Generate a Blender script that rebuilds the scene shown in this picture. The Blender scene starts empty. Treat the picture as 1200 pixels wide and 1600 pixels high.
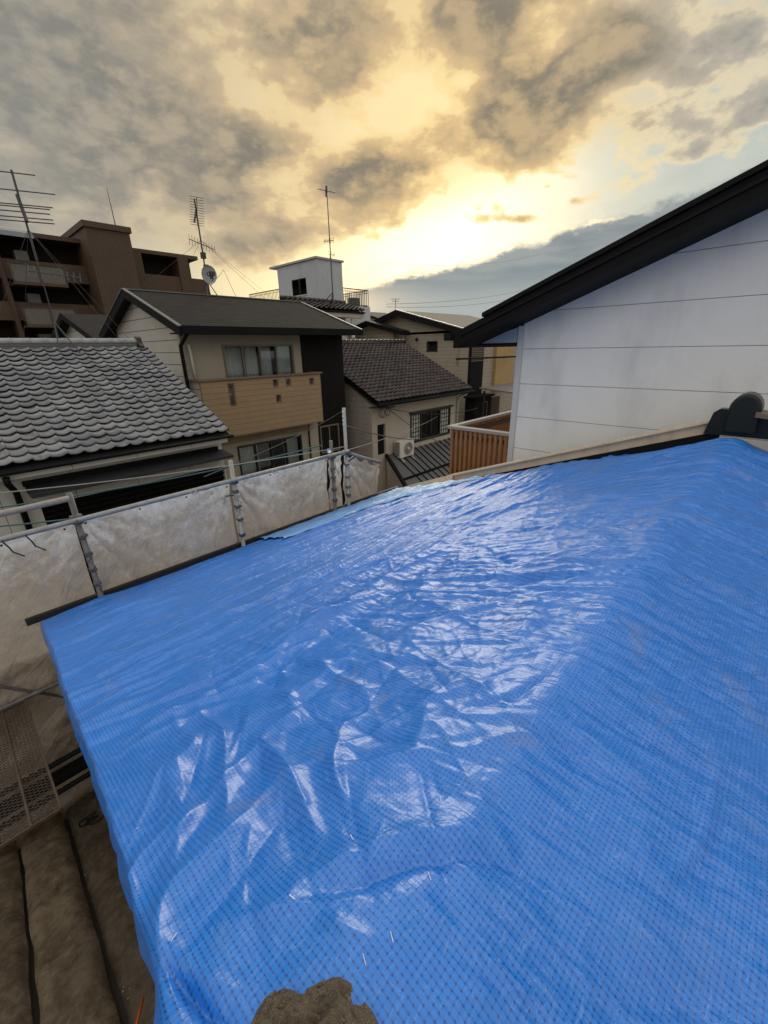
import bpy, math, random
import numpy as np
from mathutils import Vector, Matrix
random.seed(7)
C = bpy.context.scene.collection
R = math.radians
EYE = 6.0                        # eye height above ground; all z below are given relative to the eye
# ------------------------------------------------------------------ camera
cam = bpy.data.cameras.new('camera'); cam_o = bpy.data.objects.new('camera', cam); C.objects.link(cam_o)
cam_o.matrix_world = Matrix(((0.68382, 0.27995, -0.67381, 0), (-0.72938, 0.23729, -0.64163, 0), (-0.01973, 0.93023, 0.36645, 0), (0, 0, 0, 1)))
_m = cam_o.matrix_world.copy()
cx = Vector((0.68382, -0.72938, -0.01973)).normalized()
cz = Vector((-0.67381, -0.64163, 0.36645)); cz = (cz - cx * cz.dot(cx)).normalized(); cy = cz.cross(cx)
cam_o.matrix_world = Matrix(((cx.x, cy.x, cz.x, 0), (cx.y, cy.y, cz.y, 0), (cx.z, cy.z, cz.z, EYE), (0, 0, 0, 1)))
cam.sensor_fit = 'HORIZONTAL'; cam.sensor_width = 36; cam.lens = 19.5; cam.clip_start = 0.05; cam.clip_end = 2000
bpy.context.scene.camera = cam_o
bpy.context.scene.view_settings.view_transform = 'Standard'
bpy.context.scene.view_settings.look = 'None'
bpy.context.scene.view_settings.exposure = 0.22
bpy.context.scene.view_settings.gamma = 1.0

# ------------------------------------------------------------------ node helper
class NT:
    def __init__(s, nt): s.nt = nt
    def n(s, t, **kw):
        nd = s.nt.nodes.new(t)
        for k, v in kw.items(): setattr(nd, k, v)
        return nd
    def put(s, sock, v):
        if v is None: return
        if isinstance(v, bpy.types.NodeSocket): s.nt.links.new(v, sock)
        elif isinstance(v, tuple) and len(v) == 3 and sock.type == 'RGBA': sock.default_value = (*v, 1)
        else: sock.default_value = v
    def m(s, op, a, b=None, c=None, clamp=False):
        nd = s.n('ShaderNodeMath', operation=op, use_clamp=clamp)
        s.put(nd.inputs[0], a); s.put(nd.inputs[1], b); s.put(nd.inputs[2], c); return nd.outputs[0]
    def vm(s, op, a, b=None, sc=None):
        nd = s.n('ShaderNodeVectorMath', operation=op)
        s.put(nd.inputs[0], a); s.put(nd.inputs[1], b)
        if sc is not None: s.put(nd.inputs['Scale'], sc)
        return nd.outputs['Value' if op in ('DOT_PRODUCT', 'LENGTH') else 0]
    def xyz(s, x, y, z):
        nd = s.n('ShaderNodeCombineXYZ'); s.put(nd.inputs[0], x); s.put(nd.inputs[1], y); s.put(nd.inputs[2], z); return nd.outputs[0]
    def sep(s, v):
        nd = s.n('ShaderNodeSeparateXYZ'); s.put(nd.inputs[0], v); return nd.outputs[0], nd.outputs[1], nd.outputs[2]
    def noise(s, v, scale, detail=4, rough=.55, dist=0.0, dim='3D'):
        nd = s.n('ShaderNodeTexNoise', noise_dimensions=dim); s.put(nd.inputs['Vector'], v)
        nd.inputs['Scale'].default_value = scale; nd.inputs['Detail'].default_value = detail
        nd.inputs['Roughness'].default_value = rough; nd.inputs['Distortion'].default_value = dist
        return nd.outputs['Fac']
    def mix(s, f, a, b, blend='MIX'):
        nd = s.n('ShaderNodeMix', data_type='RGBA', blend_type=blend)
        s.put(nd.inputs[0], f); s.put(nd.inputs[6], a); s.put(nd.inputs[7], b); return nd.outputs[2]
    def ss(s, v, a, b, c=0., d=1.):
        nd = s.n('ShaderNodeMapRange', interpolation_type='SMOOTHSTEP'); s.put(nd.inputs[0], v)
        nd.inputs[1].default_value = a; nd.inputs[2].default_value = b; nd.inputs[3].default_value = c; nd.inputs[4].default_value = d
        return nd.outputs[0]
    def pos(s): return s.n('ShaderNodeNewGeometry').outputs['Position']
    def bump(s, h, strength=.5, dist=.01, normal=None):
        nd = s.n('ShaderNodeBump'); nd.inputs['Strength'].default_value = strength; nd.inputs['Distance'].default_value = dist
        s.put(nd.inputs['Height'], h)
        if normal is not None: s.put(nd.inputs['Normal'], normal)
        return nd.outputs[0]

# ------------------------------------------------------------------ world: dusk sky with broken cloud
SUN_AZ, SUN_EL = R(36), R(16.5)
w = bpy.data.worlds.new('World'); bpy.context.scene.world = w; w.use_nodes = True
w.node_tree.nodes.clear(); t = NT(w.node_tree)
out = t.n('ShaderNodeOutputWorld'); bg = t.n('ShaderNodeBackground'); t.nt.links.new(bg.outputs[0], out.inputs[0])
sky = t.n('ShaderNodeTexSky', sky_type='NISHITA'); sky.sun_disc = False
sky.sun_elevation = SUN_EL; sky.sun_rotation = R(90) - SUN_AZ; sky.dust_density = 3.0
d = t.n('ShaderNodeTexCoord').outputs['Generated']
d = t.vm('NORMALIZE', d); dx, dy, dz = t.sep(d)
el = t.m('MULTIPLY', t.m('ARCSINE', dz), 57.2958)
az = t.m('MULTIPLY', t.m('ARCTAN2', dy, dx), 57.2958)
zc = t.m('ADD', t.m('MAXIMUM', dz, 0.0), 0.16)
P = t.xyz(t.m('DIVIDE', dx, zc), t.m('DIVIDE', dy, zc), 3.7)
D3 = t.vm('MULTIPLY', d, (1, 1, 1.9))
def blob(a0, e0, wa, we, amp, rot=0.0):
    da = t.m('SUBTRACT', az, a0); de = t.m('SUBTRACT', el, e0)
    c_, s_ = math.cos(R(rot)), math.sin(R(rot))
    u = t.m('ADD', t.m('MULTIPLY', da, c_ / wa), t.m('MULTIPLY', de, s_ / wa))
    v = t.m('ADD', t.m('MULTIPLY', da, -s_ / we), t.m('MULTIPLY', de, c_ / we))
    q = t.m('ADD', t.m('MULTIPLY', u, u), t.m('MULTIPLY', v, v))
    return t.m('MULTIPLY', t.m('POWER', 2.71828, t.m('MULTIPLY', q, -1.0)), amp)
def total(l):
    r = l[0]
    for q in l[1:]: r = t.m('ADD', r, q)
    return r
nb_ = t.noise(D3, 5.5, 3, .5, .2)
n1 = t.noise(t.vm('ADD', D3, (2.2, 4.1, 0)), 6.5, 8, .56, .10)
n2 = t.noise(t.vm('ADD', D3, (4.2, 1.3, 0)), 17, 7, .58, .12)
n3 = t.noise(t.vm('ADD', D3, (9.2, 5.3, 0)), 60, 5, .6, .1)
tex = t.m('ADD', t.m('MULTIPLY', t.m('SUBTRACT', n1, .5), 1.7), t.m('ADD', t.m('MULTIPLY', t.m('SUBTRACT', n2, .5), .70), t.m('MULTIPLY', t.m('SUBTRACT', n3, .5), .13)))
# lower edge of the cloud field, rising to the right
azc = t.m('MINIMUM', t.m('MAXIMUM', az, 14), 58)
edge = t.m('ADD', 8.6, t.m('MULTIPLY', t.m('SUBTRACT', 58, azc), .26))
up_ = t.m('SUBTRACT', el, edge)
field = t.ss(up_, -2.4, 3.2)                   # 0 below, 1 in the deck
dens = t.m('ADD', t.m('ADD', t.m('MULTIPLY', field, .50), -.26), tex)
dens = t.m('ADD', dens, total([
    blob(24, 23.2, 8.5, 2.3, .42, -12), blob(16, 18.6, 3.5, 1.6, .42), blob(9, 18.0, 4, 1.6, .45), blob(12, 16.3, 2.5, .9, .35), blob(27, 12.9, 4.5, .45, .42, 4), blob(22, 13.9, .9, .4, .35), blob(25, 15.4, .7, .4, .3),
    blob(46, 17.6, 4.5, 1.5, .34, -15), blob(39, 18.2, 4, 1.6, .26, 10), blob(58, 18.5, 3.5, 1.8, .25, -20), blob(51, 27, 5, 2.4, .20, -18), blob(32, 28.5, 9, 2.0, .26), blob(72, 22, 9, 9, .22), blob(64, 16, 6, 2.5, .16),
    blob(17, 21.2, 3.5, 1.2, -.40, 10), blob(33, 17.2, 8, 1.2, -.34, 16), blob(34, 24.3, 2, 1.2, -.22), blob(40, 25.2, 4.5, 2.2, -.24), blob(13, 26, 7, 2.0, -.30), blob(20, 28.5, 4, 1.2, -.22), blob(9, 22.6, 2.5, .9, .20), blob(51, 14.0, 5, 1.5, -.26, 15), blob(61, 12.6, 4, .9, -.20), blob(44, 22, 6, 1.8, -.26, -20), blob(37, 22.5, 3, 1.5, -.20), blob(55, 23, 3, 1.2, -.14), blob(6, 20.6, 3, 1.0, -.35)]))
warp = t.m('ADD', t.m('MULTIPLY', t.m('SUBTRACT', n1, .5), 5.0), t.m('ADD', t.m('MULTIPLY', t.m('SUBTRACT', n2, .5), 2.4), t.m('MULTIPLY', t.m('SUBTRACT', n3, .5), .8)))
bank_top = t.m('ADD', 6.2, t.m('MULTIPLY', t.m('SUBTRACT', 52, az), .172))     # low cloud bank rising to the right
bd = t.m('SUBTRACT', t.m('ADD', bank_top, warp), el)
bank = t.m('MULTIPLY', t.m('MULTIPLY', t.ss(bd, -.5, .9), t.ss(az, 61, 43)), t.ss(az, -20, -4))
sdir = (math.cos(SUN_EL) * math.cos(SUN_AZ), math.cos(SUN_EL) * math.sin(SUN_AZ), math.sin(SUN_EL))
cosang = t.vm('DOT_PRODUCT', d, sdir)
ang = t.m('MULTIPLY', t.m('ARCCOSINE', t.m('MINIMUM', cosang, .99999)), 57.2958)
def gauss(v, wd): return t.m('POWER', 2.71828, t.m('MULTIPLY', t.m('POWER', t.m('DIVIDE', v, wd), 2), -1))
g1 = gauss(ang, 12); g2 = gauss(ang, 31)
hz = t.m('MULTIPLY', gauss(t.m('SUBTRACT', el, 8), 8), gauss(t.m('SUBTRACT', az, 54), 15))
clear = t.mix(1.0, t.vm('SCALE', sky.outputs[0], sc=.014), (0.23, 0.265, 0.25), 'ADD')
clear = t.mix(1.0, clear, t.vm('SCALE', (0.17, 0.145, 0.055), sc=g2), 'ADD')
clear = t.mix(1.0, clear, t.vm('SCALE', (0.04, 0.03, 0.0), sc=g1), 'ADD')
clear = t.mix(1.0, clear, t.vm('SCALE', (0.34, 0.19, 0.0), sc=hz), 'ADD')
# cloud colour by thickness: glowing thin edge, tan middle, grey core
warm = t.m('MAXIMUM', g2, t.m('MULTIPLY', hz, .8))
lit = t.mix(warm, (0.36, 0.35, 0.31), (0.90, 0.70, 0.34))
mid = t.mix(warm, (0.30, 0.30, 0.275), (0.62, 0.44, 0.225))
core = t.mix(warm, (0.200, 0.205, 0.195), (0.215, 0.185, 0.135))
core = t.mix(t.ss(t.m('ADD', n2, t.m('MULTIPLY', n1, .6)), .72, 1.0, 0, .6), core, mid)
core = t.mix(t.ss(az, 20, 8), core, (0.19, 0.205, 0.20))
deck = t.mix(t.ss(dens, .0, -.30), t.mix(warm, (.36, .36, .32), (.90, .66, .32)), lit)
clear = t.mix(t.m('MULTIPLY', field, .85), clear, deck)
lit = t.mix(t.m('MULTIPLY', field, .65), lit, t.mix(warm, (.33, .32, .29), (.82, .60, .28)))
c1 = t.ss(dens, -.12, .04); c2 = t.ss(dens, .02, .20); c3 = t.ss(dens, .16, .50)
warmk = t.ss(az, 26, 12); lit = t.mix(t.m('MULTIPLY', warmk, .35), lit, (.62, .60, .50)); mid = t.mix(t.m('MULTIPLY', warmk, .6), mid, (.36, .36, .33)); clear = t.mix(t.m('MULTIPLY', warmk, .5), clear, (.46, .50, .47))
col = t.mix(c1, clear, lit); col = t.mix(c2, col, mid); col = t.mix(c3, col, core)
lob = t.m('ADD', .84, t.m('MULTIPLY', t.m('ADD', n2, n1), .20)); col = t.vm('SCALE', col, sc=lob)
bankc = t.mix(t.ss(t.noise(t.vm('MULTIPLY', d, (1, 1, 6)), 5, 5, .6), .35, .65), (0.205, 0.240, 0.255), (0.30, 0.325, 0.32))
bankc = t.mix(t.ss(el, 9, 4), bankc, (0.36, 0.39, 0.37))
bankc = t.mix(1.0, bankc, t.vm('SCALE', (0.36, 0.22, 0.08), sc=t.m('MULTIPLY', gauss(t.m('SUBTRACT', el, 5), 2.2), gauss(t.m('SUBTRACT', az, 47), 6))), 'ADD')
col = t.mix(bank, col, bankc)
rim = t.m('MULTIPLY', t.ss(bd, -.45, .05), t.ss(bd, .6, .15))
rim = t.m('MULTIPLY', rim, t.m('MULTIPLY', t.ss(az, 12, 25), t.m('MULTIPLY', t.ss(az, 56, 44), t.ss(n2, .44, .60))))
col = t.mix(1.0, col, t.vm('SCALE', (0.80, 0.56, 0.20), sc=rim), 'ADD')
# brighter, cooler overcast overhead and behind the viewer
lobe = t.noise(P, 1.9, 6, .60, .3)
over = t.ss(dz, .52, .80)
col = t.mix(over, col, t.mix(t.ss(lobe, .36, .62), (.50, .52, .54), (1.36, 1.37, 1.38)))
back = t.m('MULTIPLY', t.ss(cosang, .35, -.35), t.ss(dz, -.02, .15))
col = t.mix(back, col, t.mix(t.ss(lobe, .36, .62), (.56, .55, .535), (.87, .855, .83)))
col = t.mix(t.ss(dz, -.01, -.05), col, (0.05, 0.045, 0.04))
t.put(bg.inputs[0], col); bg.inputs[1].default_value = 1.0
w.cycles.sampling_method = 'MANUAL'; w.cycles.sample_map_resolution = 1024
sl = bpy.data.lights.new('sun', 'SUN'); so = bpy.data.objects.new('sun', sl); C.objects.link(so)
sl.energy = 0.95; sl.angle = R(28); sl.color = (1.0, .92, .80)
so.rotation_euler = Vector(sdir).to_track_quat('Z', 'Y').to_euler()

# ------------------------------------------------------------------ materials
MATS = {}
def mat(name, base, rough=.7, metal=0., spec=.5, var=.12, vscale=3., bump=0., bscale=60., dirt=None, dscale=2., damt=.5, lines=None, extra=None, coat=0., linew=.012):
    """procedural material; lines=(axis, pitch, offset) cuts siding joints"""
    if name in MATS: return MATS[name]
    m = bpy.data.materials.new(name); m.use_nodes = True; m.node_tree.nodes.clear(); t = NT(m.node_tree)
    o = t.n('ShaderNodeOutputMaterial'); b = t.n('ShaderNodeBsdfPrincipled'); t.nt.links.new(b.outputs[0], o.inputs[0])
    p = t.pos(); n = t.noise(p, vscale, 5, .6)
    c = t.mix(n, tuple(v * (1 - var * 1.6) for v in base), tuple(min(1, v * (1 + var * 1.6)) for v in base))
    if dirt:
        st = t.vm('MULTIPLY', p, (1, 1, .35))
        c = t.mix(t.m('MULTIPLY', t.ss(t.noise(st, dscale, 6, .65), .45, .75), damt), c, dirt)
    h = t.m('MULTIPLY', t.noise(p, bscale, 4, .6), bump) if bump else None
    if lines:
        X = t.sep(p)
        for ax, pitch, off in lines:
            fr = t.m('FRACT', t.m('ADD', t.m('DIVIDE', t.m('SUBTRACT', X[ax], off), pitch), 200.5))
            dd = t.m('MULTIPLY', t.m('ABSOLUTE', t.m('SUBTRACT', fr, .5)), pitch)
            msk = t.ss(dd, linew * .35, linew)
            c = t.mix(msk, tuple(v * .22 for v in base), c)
            h = t.m('ADD', h, msk) if h is not None else msk
    t.put(b.inputs['Base Color'], c)
    if extra: extra(t, b, p, c)
    b.inputs['Roughness'].default_value = rough
    b.inputs['Metallic'].default_value = metal; b.inputs['Specular IOR Level'].default_value = spec
    if coat: b.inputs['Coat Weight'].default_value = coat; b.inputs['Coat Roughness'].default_value = .12
    if h is not None: t.put(b.inputs['Normal'], t.bump(h, .6, .006))
    MATS[name] = m; return m
def glass(name='glass', tint=(.80, .83, .84)):
    if name in MATS: return MATS[name]
    m = bpy.data.materials.new(name); m.use_nodes = True; m.node_tree.nodes.clear(); t = NT(m.node_tree)
    o = t.n('ShaderNodeOutputMaterial'); tr = t.n('ShaderNodeBsdfTransparent'); gl = t.n('ShaderNodeBsdfGlossy'); mx = t.n('ShaderNodeMixShader'); fr = t.n('ShaderNodeFresnel')
    fr.inputs[0].default_value = 1.45; tr.inputs[0].default_value = (*tint, 1); gl.inputs['Roughness'].default_value = .03
    t.put(mx.inputs[0], t.m('ADD', fr.outputs[0], .03)); t.nt.links.new(tr.outputs[0], mx.inputs[1]); t.nt.links.new(gl.outputs[0], mx.inputs[2]); t.nt.links.new(mx.outputs[0], o.inputs[0])
    MATS[name] = m; return m
M_white_siding = mat('white_siding', (.84, .825, .79), .85, spec=.25, var=.03, bump=1.3, bscale=70, dirt=(.48, .49, .49), dscale=1.6, damt=.45, lines=[(2, .466, EYE - .05)], linew=.0045)
M_trim_white = mat('white_trim', (.56, .56, .55), .8, spec=.2, var=.04)
M_black = mat('black_metal', (.008, .008, .008), .6, var=.2, spec=.12)
M_blackroof = mat('black_roof', (.009, .008, .008), .65, var=.3, spec=.12)
M_cream = mat('cream_plaster', (.40, .345, .265), .85, var=.05, bump=.3, dirt=(.27, .23, .17), dscale=1.2, damt=.5)
M_cream_side = mat('cream_siding', (.46, .42, .36), .8, var=.05, lines=[(2, .30, EYE)], dirt=(.33, .29, .23), damt=.4, linew=.014)
M_pinkish = mat('pale_wall', (.47, .40, .33), .85, var=.05, lines=[(2, .20, EYE)], dirt=(.34, .28, .22), damt=.5, linew=.005)
M_palewall = mat('pale_render', (.48, .405, .32), .85, var=.05, bump=.3, dirt=(.36, .30, .23), dscale=1.0, damt=.5)
M_offwhite = mat('offwhite_wall', (.60, .585, .52), .8, var=.04, dirt=(.46, .43, .36), dscale=1.3, damt=.4, lines=[(0, .91, .3)], linew=.006)
M_balcony = mat('tan_panel', (.32, .215, .115), .8, var=.10, vscale=4, bump=.4, bscale=40, lines=[(2, .145, EYE)], dirt=(.29, .19, .10), damt=.5, linew=.004)
M_capbrown = mat('brown_cap', (.17, .12, .085), .5)
M_darkbrown = mat('dark_corrugated', (.016, .012, .010), .7, spec=.15, lines=[(0, .09, 0)], linew=.025)
M_frame = mat('window_frame', (.20, .165, .12), .4, metal=.3)
M_frame_dark = mat('dark_frame', (.02, .018, .016), .45)
M_curtain = mat('curtain', (.80, .78, .72), .9, var=.06)
M_room = mat('dark_room', (.018, .016, .014), .9)
def shingle_extra(t, b, p, c):
    s = t.noise(t.vm('MULTIPLY', p, (.9, 11, 3)), 2.2, 6, .7); cc = t.mix(t.ss(s, .36, .66), (.010, .008, .007), (.040, .033, .028)); t.put(b.inputs['Base Color'], t.mix(.35, cc, c))
M_shingle = mat('brown_shingle', (.040, .033, .028), .9, var=.3, vscale=9, spec=.15, bump=.6, bscale=50, lines=[(1, .17, 0)], linew=.03, extra=shingle_extra)
M_shingle_pale = mat('pale_shingle', (.17, .14, .10), .85, var=.2, vscale=6)
M_aptbrown = mat('brown_tile_wall', (.092, .052, .028), .7, var=.15, vscale=1.2, lines=[(2, .12, 0), (0, .24, 0)], linew=.012)
M_aptrail = mat('balcony_screen', (.115, .10, .075), .5, var=.2)
M_concrete = mat('white_concrete', (.46, .47, .48), .85, var=.06, dirt=(.33, .33, .33), dscale=.8, damt=.6)
M_tgwall = mat('beige_tile_wall', (.37, .315, .235), .85, var=.06, lines=[(2, .20, EYE)], dirt=(.29, .24, .18), damt=.5, linew=.006)
M_metalroof = mat('standing_seam_metal', (.10, .098, .095), .55, var=.12, spec=.4, dirt=(.16, .14, .12), damt=.4)
M_steel = mat('galvanised_steel', (.34, .335, .32), .55, metal=.35, var=.15, vscale=14, dirt=(.25, .19, .14), dscale=14, damt=.7)
M_steel_dark = mat('dirty_steel', (.16, .15, .14), .6, metal=.4, var=.3, vscale=20, dirt=(.08, .065, .05), dscale=20, damt=.8)
M_wood = mat('bare_wood', (.74, .57, .37), .75, var=.08, vscale=9, bump=.4, dirt=(.42, .32, .21), dscale=6, damt=.5)
M_slat = mat('slat_wood', (.29, .140, .060), .7, spec=.25, var=.2, vscale=6, dirt=(.25, .12, .05), dscale=5, damt=.5)
M_wire = mat('wire_black', (.03, .03, .03), .6)
M_teal = mat('teal_rope', (.035, .11, .11), .6)
M_greywire = mat('grey_wire', (.30, .29, .27), .6)
M_acwhite = mat('aircon_white', (.68, .64, .55), .5, var=.04)
M_acdark = mat('aircon_grille', (.10, .09, .08), .5)
M_cord = mat('dark_cord', (.05, .045, .04), .8)
M_rope = mat('white_cord', (.5, .47, .42), .8)
M_ground = mat('ground_dirt', (.06, .052, .045), .95, var=.3, vscale=.7)
M_orange = mat('orange_plastic', (.55, .10, .02), .4)
M_onigreen = mat('green_black_glaze', (.008, .011, .009), .35, spec=.35, var=.3, vscale=8, bump=.2)
M_staple = mat('staple_steel', (.85, .86, .88), .25, metal=.6)
M_antenna = mat('antenna_metal', (.055, .055, .055), .5, metal=.3)
M_dish = mat('dish_white', (.42, .42, .42), .5)
M_gap = mat('tile_gap_shade', (.006, .005, .005), .95, spec=0.0)  # black strips drawn as the shadow line under each tile lip
def tile_extra(b0, b1, mosscol, w_, l_):
    def f(t, b, p, c):
        v = t.n('ShaderNodeTexVoronoi', feature='F1'); t.put(v.inputs['Vector'], t.vm('DIVIDE', p, (w_, l_, l_))); v.inputs['Scale'].default_value = 1.0
        rnd = t.sep(v.outputs['Color'])[0]
        cc = t.mix(rnd, b0, b1)
        cc = t.mix(t.ss(t.noise(p, 1.3, 5, .6), .5, .75, 0, .5), cc, mosscol)
        t.put(b.inputs['Base Color'], cc)
    return f
M_kawara = mat('silver_roof_tile', (.3, .3, .3), .36, spec=.6, extra=tile_extra((.115, .117, .12), (.25, .245, .24), (.12, .105, .095), .265, .235), bump=.2, bscale=30)
M_kawara_dark = mat('dark_roof_tile', (.06, .045, .04), .34, spec=.35, extra=tile_extra((.018, .011, .009), (.062, .040, .032), (.048, .034, .026), .27, .235))
M_ridge_pale = mat('pale_ridge_tile', (.30, .30, .30), .45)

# dirty scaffold sheeting
def sheet_mat(name, clean, dirty, scale, amount, low=0.0, bd=.045):
    m = bpy.data.materials.new(name); m.use_nodes = True; m.node_tree.nodes.clear(); t = NT(m.node_tree)
    o = t.n('ShaderNodeOutputMaterial'); b = t.n('ShaderNodeBsdfPrincipled'); tl = t.n('ShaderNodeBsdfTranslucent'); mx = t.n('ShaderNodeMixShader')
    p = t.pos(); z = t.sep(p)[2]
    n = t.noise(p, scale * 1.5, 9, .72, .25); nn = t.noise(t.vm('ADD', p, (5, 3, 1)), scale * 9, 7, .75)
    q = t.m('ADD', t.m('MULTIPLY', n, .62), t.m('MULTIPLY', nn, .42))
    q = t.m('ADD', q, t.m('MULTIPLY', t.m('SUBTRACT', EYE - 1.6, z), low))
    c = t.mix(t.ss(q, .40, .64, 0, amount), clean, dirty)
    c = t.mix(t.ss(t.noise(p, scale * .8, 5, .6, .3), .52, .72, 0, .45), c, (clean[0] * .70, clean[1] * .72, clean[2] * .76))
    c = t.mix(t.ss(t.noise(p, 34, 4, .8), .60, .74, 0, .6), c, tuple(v * .35 for v in dirty))
    t.put(b.inputs['Base Color'], c); b.inputs['Roughness'].default_value = .95; b.inputs['Specular IOR Level'].default_value = .1; t.put(tl.inputs[0], c)
    mp = t.vm('MULTIPLY', p, (1, 1, 1))
    sx, sy, sz = t.sep(p); mq = t.xyz(t.m('ADD', sx, t.m('MULTIPLY', sz, .5)), sy, t.m('MULTIPLY', sz, .45))
    def rdg(vec, sc): return t.m('MULTIPLY', t.m('ABSOLUTE', t.m('SUBTRACT', t.noise(vec, sc, 4, .55, .6), .5)), -3.0)
    hq = t.m('ADD', t.m('ADD', rdg(mq, 2.6), t.m('MULTIPLY', rdg(t.xyz(t.m('SUBTRACT', sx, t.m('MULTIPLY', sz, .7)), sy, t.m('MULTIPLY', sz, .5)), 4.5), .5)), t.m('ADD', t.m('MULTIPLY', t.noise(mp, 16, 7, .65, .5), .30), t.m('MULTIPLY', t.noise(mp, 60, 4, .6), .10)))
    t.put(b.inputs['Normal'], t.bump(hq, 1.0, bd))
    mx.inputs[0].default_value = .48
    t.nt.links.new(b.outputs[0], mx.inputs[1]); t.nt.links.new(tl.outputs[0], mx.inputs[2]); t.nt.links.new(mx.outputs[0], o.inputs[0])
    MATS[name] = m; return m
M_sheet = sheet_mat('dirty_white_sheet', (.86, .85, .81), (.42, .32, .22), 1.5, .72, .28)
M_sheet_low = sheet_mat('brown_dusty_sheet', (.46, .37, .27), (.20, .155, .105), 1.8, .9)
M_sheet_roof = sheet_mat('brown_roof_sheet', (.36, .28, .18), (.15, .11, .07), 2.2, .9, 0.0, .012)

# blue tarpaulin: woven grid of dark dots, gloss, creases
def tarp_mat(name, base, dark, grid=.0105, dirtamt=.26, rough=.27, crease=1.0):
    m = bpy.data.materials.new(name); m.use_nodes = True; m.node_tree.nodes.clear(); t = NT(m.node_tree)
    o = t.n('ShaderNodeOutputMaterial'); b = t.n('ShaderNodeBsdfPrincipled'); t.nt.links.new(b.outputs[0], o.inputs[0])
    uvn = t.n('ShaderNodeUVMap'); uvn.uv_map = 'UVMap'; uv = uvn.outputs[0]; u, v, _ = t.sep(uv); p = t.pos()
    def ln(c):
        fr = t.m('FRACT', t.m('DIVIDE', c, grid)); return t.m('MULTIPLY', t.m('ABSOLUTE', t.m('SUBTRACT', fr, .5)), 2)
    a = t.ss(ln(u), .50, .90); e = t.ss(ln(v), .50, .90)
    dots = t.m('MULTIPLY', a, e); lines = t.m('MAXIMUM', a, e)
    pat = t.m('ADD', t.m('MULTIPLY', dots, .50), t.m('ADD', t.m('MULTIPLY', a, .30), t.m('MULTIPLY', e, .16)))
    c = t.mix(t.noise(p, 2.2, 5, .6), tuple(q * .88 for q in base), tuple(min(1, q * 1.10) for q in base))
    c = t.mix(pat, c, dark)
    # scattered dirt smudges
    c = t.mix(t.ss(t.noise(t.vm('MULTIPLY', p, (1, 1.5, 1)), 3.4, 6, .7, .4), .56, .70, 0, dirtamt), c, (.22, .22, .24))
    # pale stress lines where the weave has whitened along creases
    s1 = t.noise(t.vm('MULTIPLY', uv, (1.0, 6.0, 1)), 7, 6, .62, 1.1, '2D')
    s2 = t.noise(t.vm('MULTIPLY', uv, (5.0, 1.2, 1)), 7, 6, .62, 1.1, '2D')
    def ridge(n, wd): return t.ss(t.m('ABSOLUTE', t.m('SUBTRACT', n, .5)), wd, 0)
    r1 = t.m('MAXIMUM', ridge(s1, .012), t.m('MULTIPLY', ridge(s2, .012), .8))
    c = t.mix(t.m('MULTIPLY', r1, .30), c, (.30, .48, .85))
    t.put(b.inputs['Base Color'], c)
    rg = t.m('ADD', rough, t.m('MULTIPLY', t.noise(p, 6, 4, .6), .14)); t.put(b.inputs['Roughness'], rg)
    b.inputs['Specular IOR Level'].default_value = .75
    # fine crumple
    far = t.ss(t.sep(p)[0], .3, 1.6, .45, 1.0)
    def vor(vec, sc):
        nd = t.n('ShaderNodeTexVoronoi', feature='F1', voronoi_dimensions='2D'); t.put(nd.inputs['Vector'], vec); nd.inputs['Scale'].default_value = sc; return nd.outputs['Distance']
    wn = t.n('ShaderNodeTexNoise', noise_dimensions='2D'); t.put(wn.inputs['Vector'], uv); wn.inputs['Scale'].default_value = 4; wn.inputs['Detail'].default_value = 4
    wuv = t.vm('ADD', uv, t.vm('SCALE', wn.outputs['Color'], sc=.10))
    def edg(vec, sc, wd):
        nd = t.n('ShaderNodeTexVoronoi', feature='DISTANCE_TO_EDGE', voronoi_dimensions='2D'); t.put(nd.inputs['Vector'], vec); nd.inputs['Scale'].default_value = sc; return t.ss(nd.outputs['Distance'], wd, 0)
    k1, k2 = math.cos(R(25)), math.sin(R(25))
    ru = t.xyz(t.m('ADD', t.m('MULTIPLY', t.sep(wuv)[0], k1), t.m('MULTIPLY', t.sep(wuv)[1], k2)), t.m('MULTIPLY', t.m('SUBTRACT', t.m('MULTIPLY', t.sep(wuv)[1], k1), t.m('MULTIPLY', t.sep(wuv)[0], k2)), .42), 0.0)
    e1 = edg(ru, 6.5, .05); e2 = edg(t.vm('ADD', ru, (3.3, 1.7, 0)), 15, .06); emask = t.ss(t.noise(uv, 2.3, 3, .5, 0.0, '2D'), .42, .62)
    eg = t.m('MULTIPLY', t.m('ADD', e1, t.m('MULTIPLY', e2, .55)), emask)
    hh = t.m('ADD', t.m('MULTIPLY', eg, .22), 0.0)
    hh = t.m('ADD', hh, t.m('MULTIPLY', vor(t.vm('MULTIPLY', wuv, (1.5, 1, 1)), 7.5), .85)); hh = t.m('ADD', hh, t.m('ADD', t.m('MULTIPLY', vor(t.vm('MULTIPLY', wuv, (1.6, 1, 1)), 21), .34), t.m('MULTIPLY', t.noise(p, 38, 5, .6, .4), .16)))
    hh = t.m('MULTIPLY', hh, far)
    Yc = t.sep(p)[1]; Xc = t.sep(p)[0]
    stx = t.noise(t.vm('MULTIPLY', uv, (1.1, 11, 1)), 2.0, 5, .60, .8, '2D'); sty = t.noise(t.vm('MULTIPLY', t.xyz(t.m('ADD', u, t.m('MULTIPLY', v, .25)), v, 0.0), (9, .9, 1)), 2.0, 5, .60, .7, '2D')
    stz = t.noise(t.vm('MULTIPLY', t.xyz(t.m('ADD', u, t.m('MULTIPLY', v, .8)), v, 0.0), (10, 1.2, 1)), 2.2, 5, .60, .7, '2D')
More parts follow.
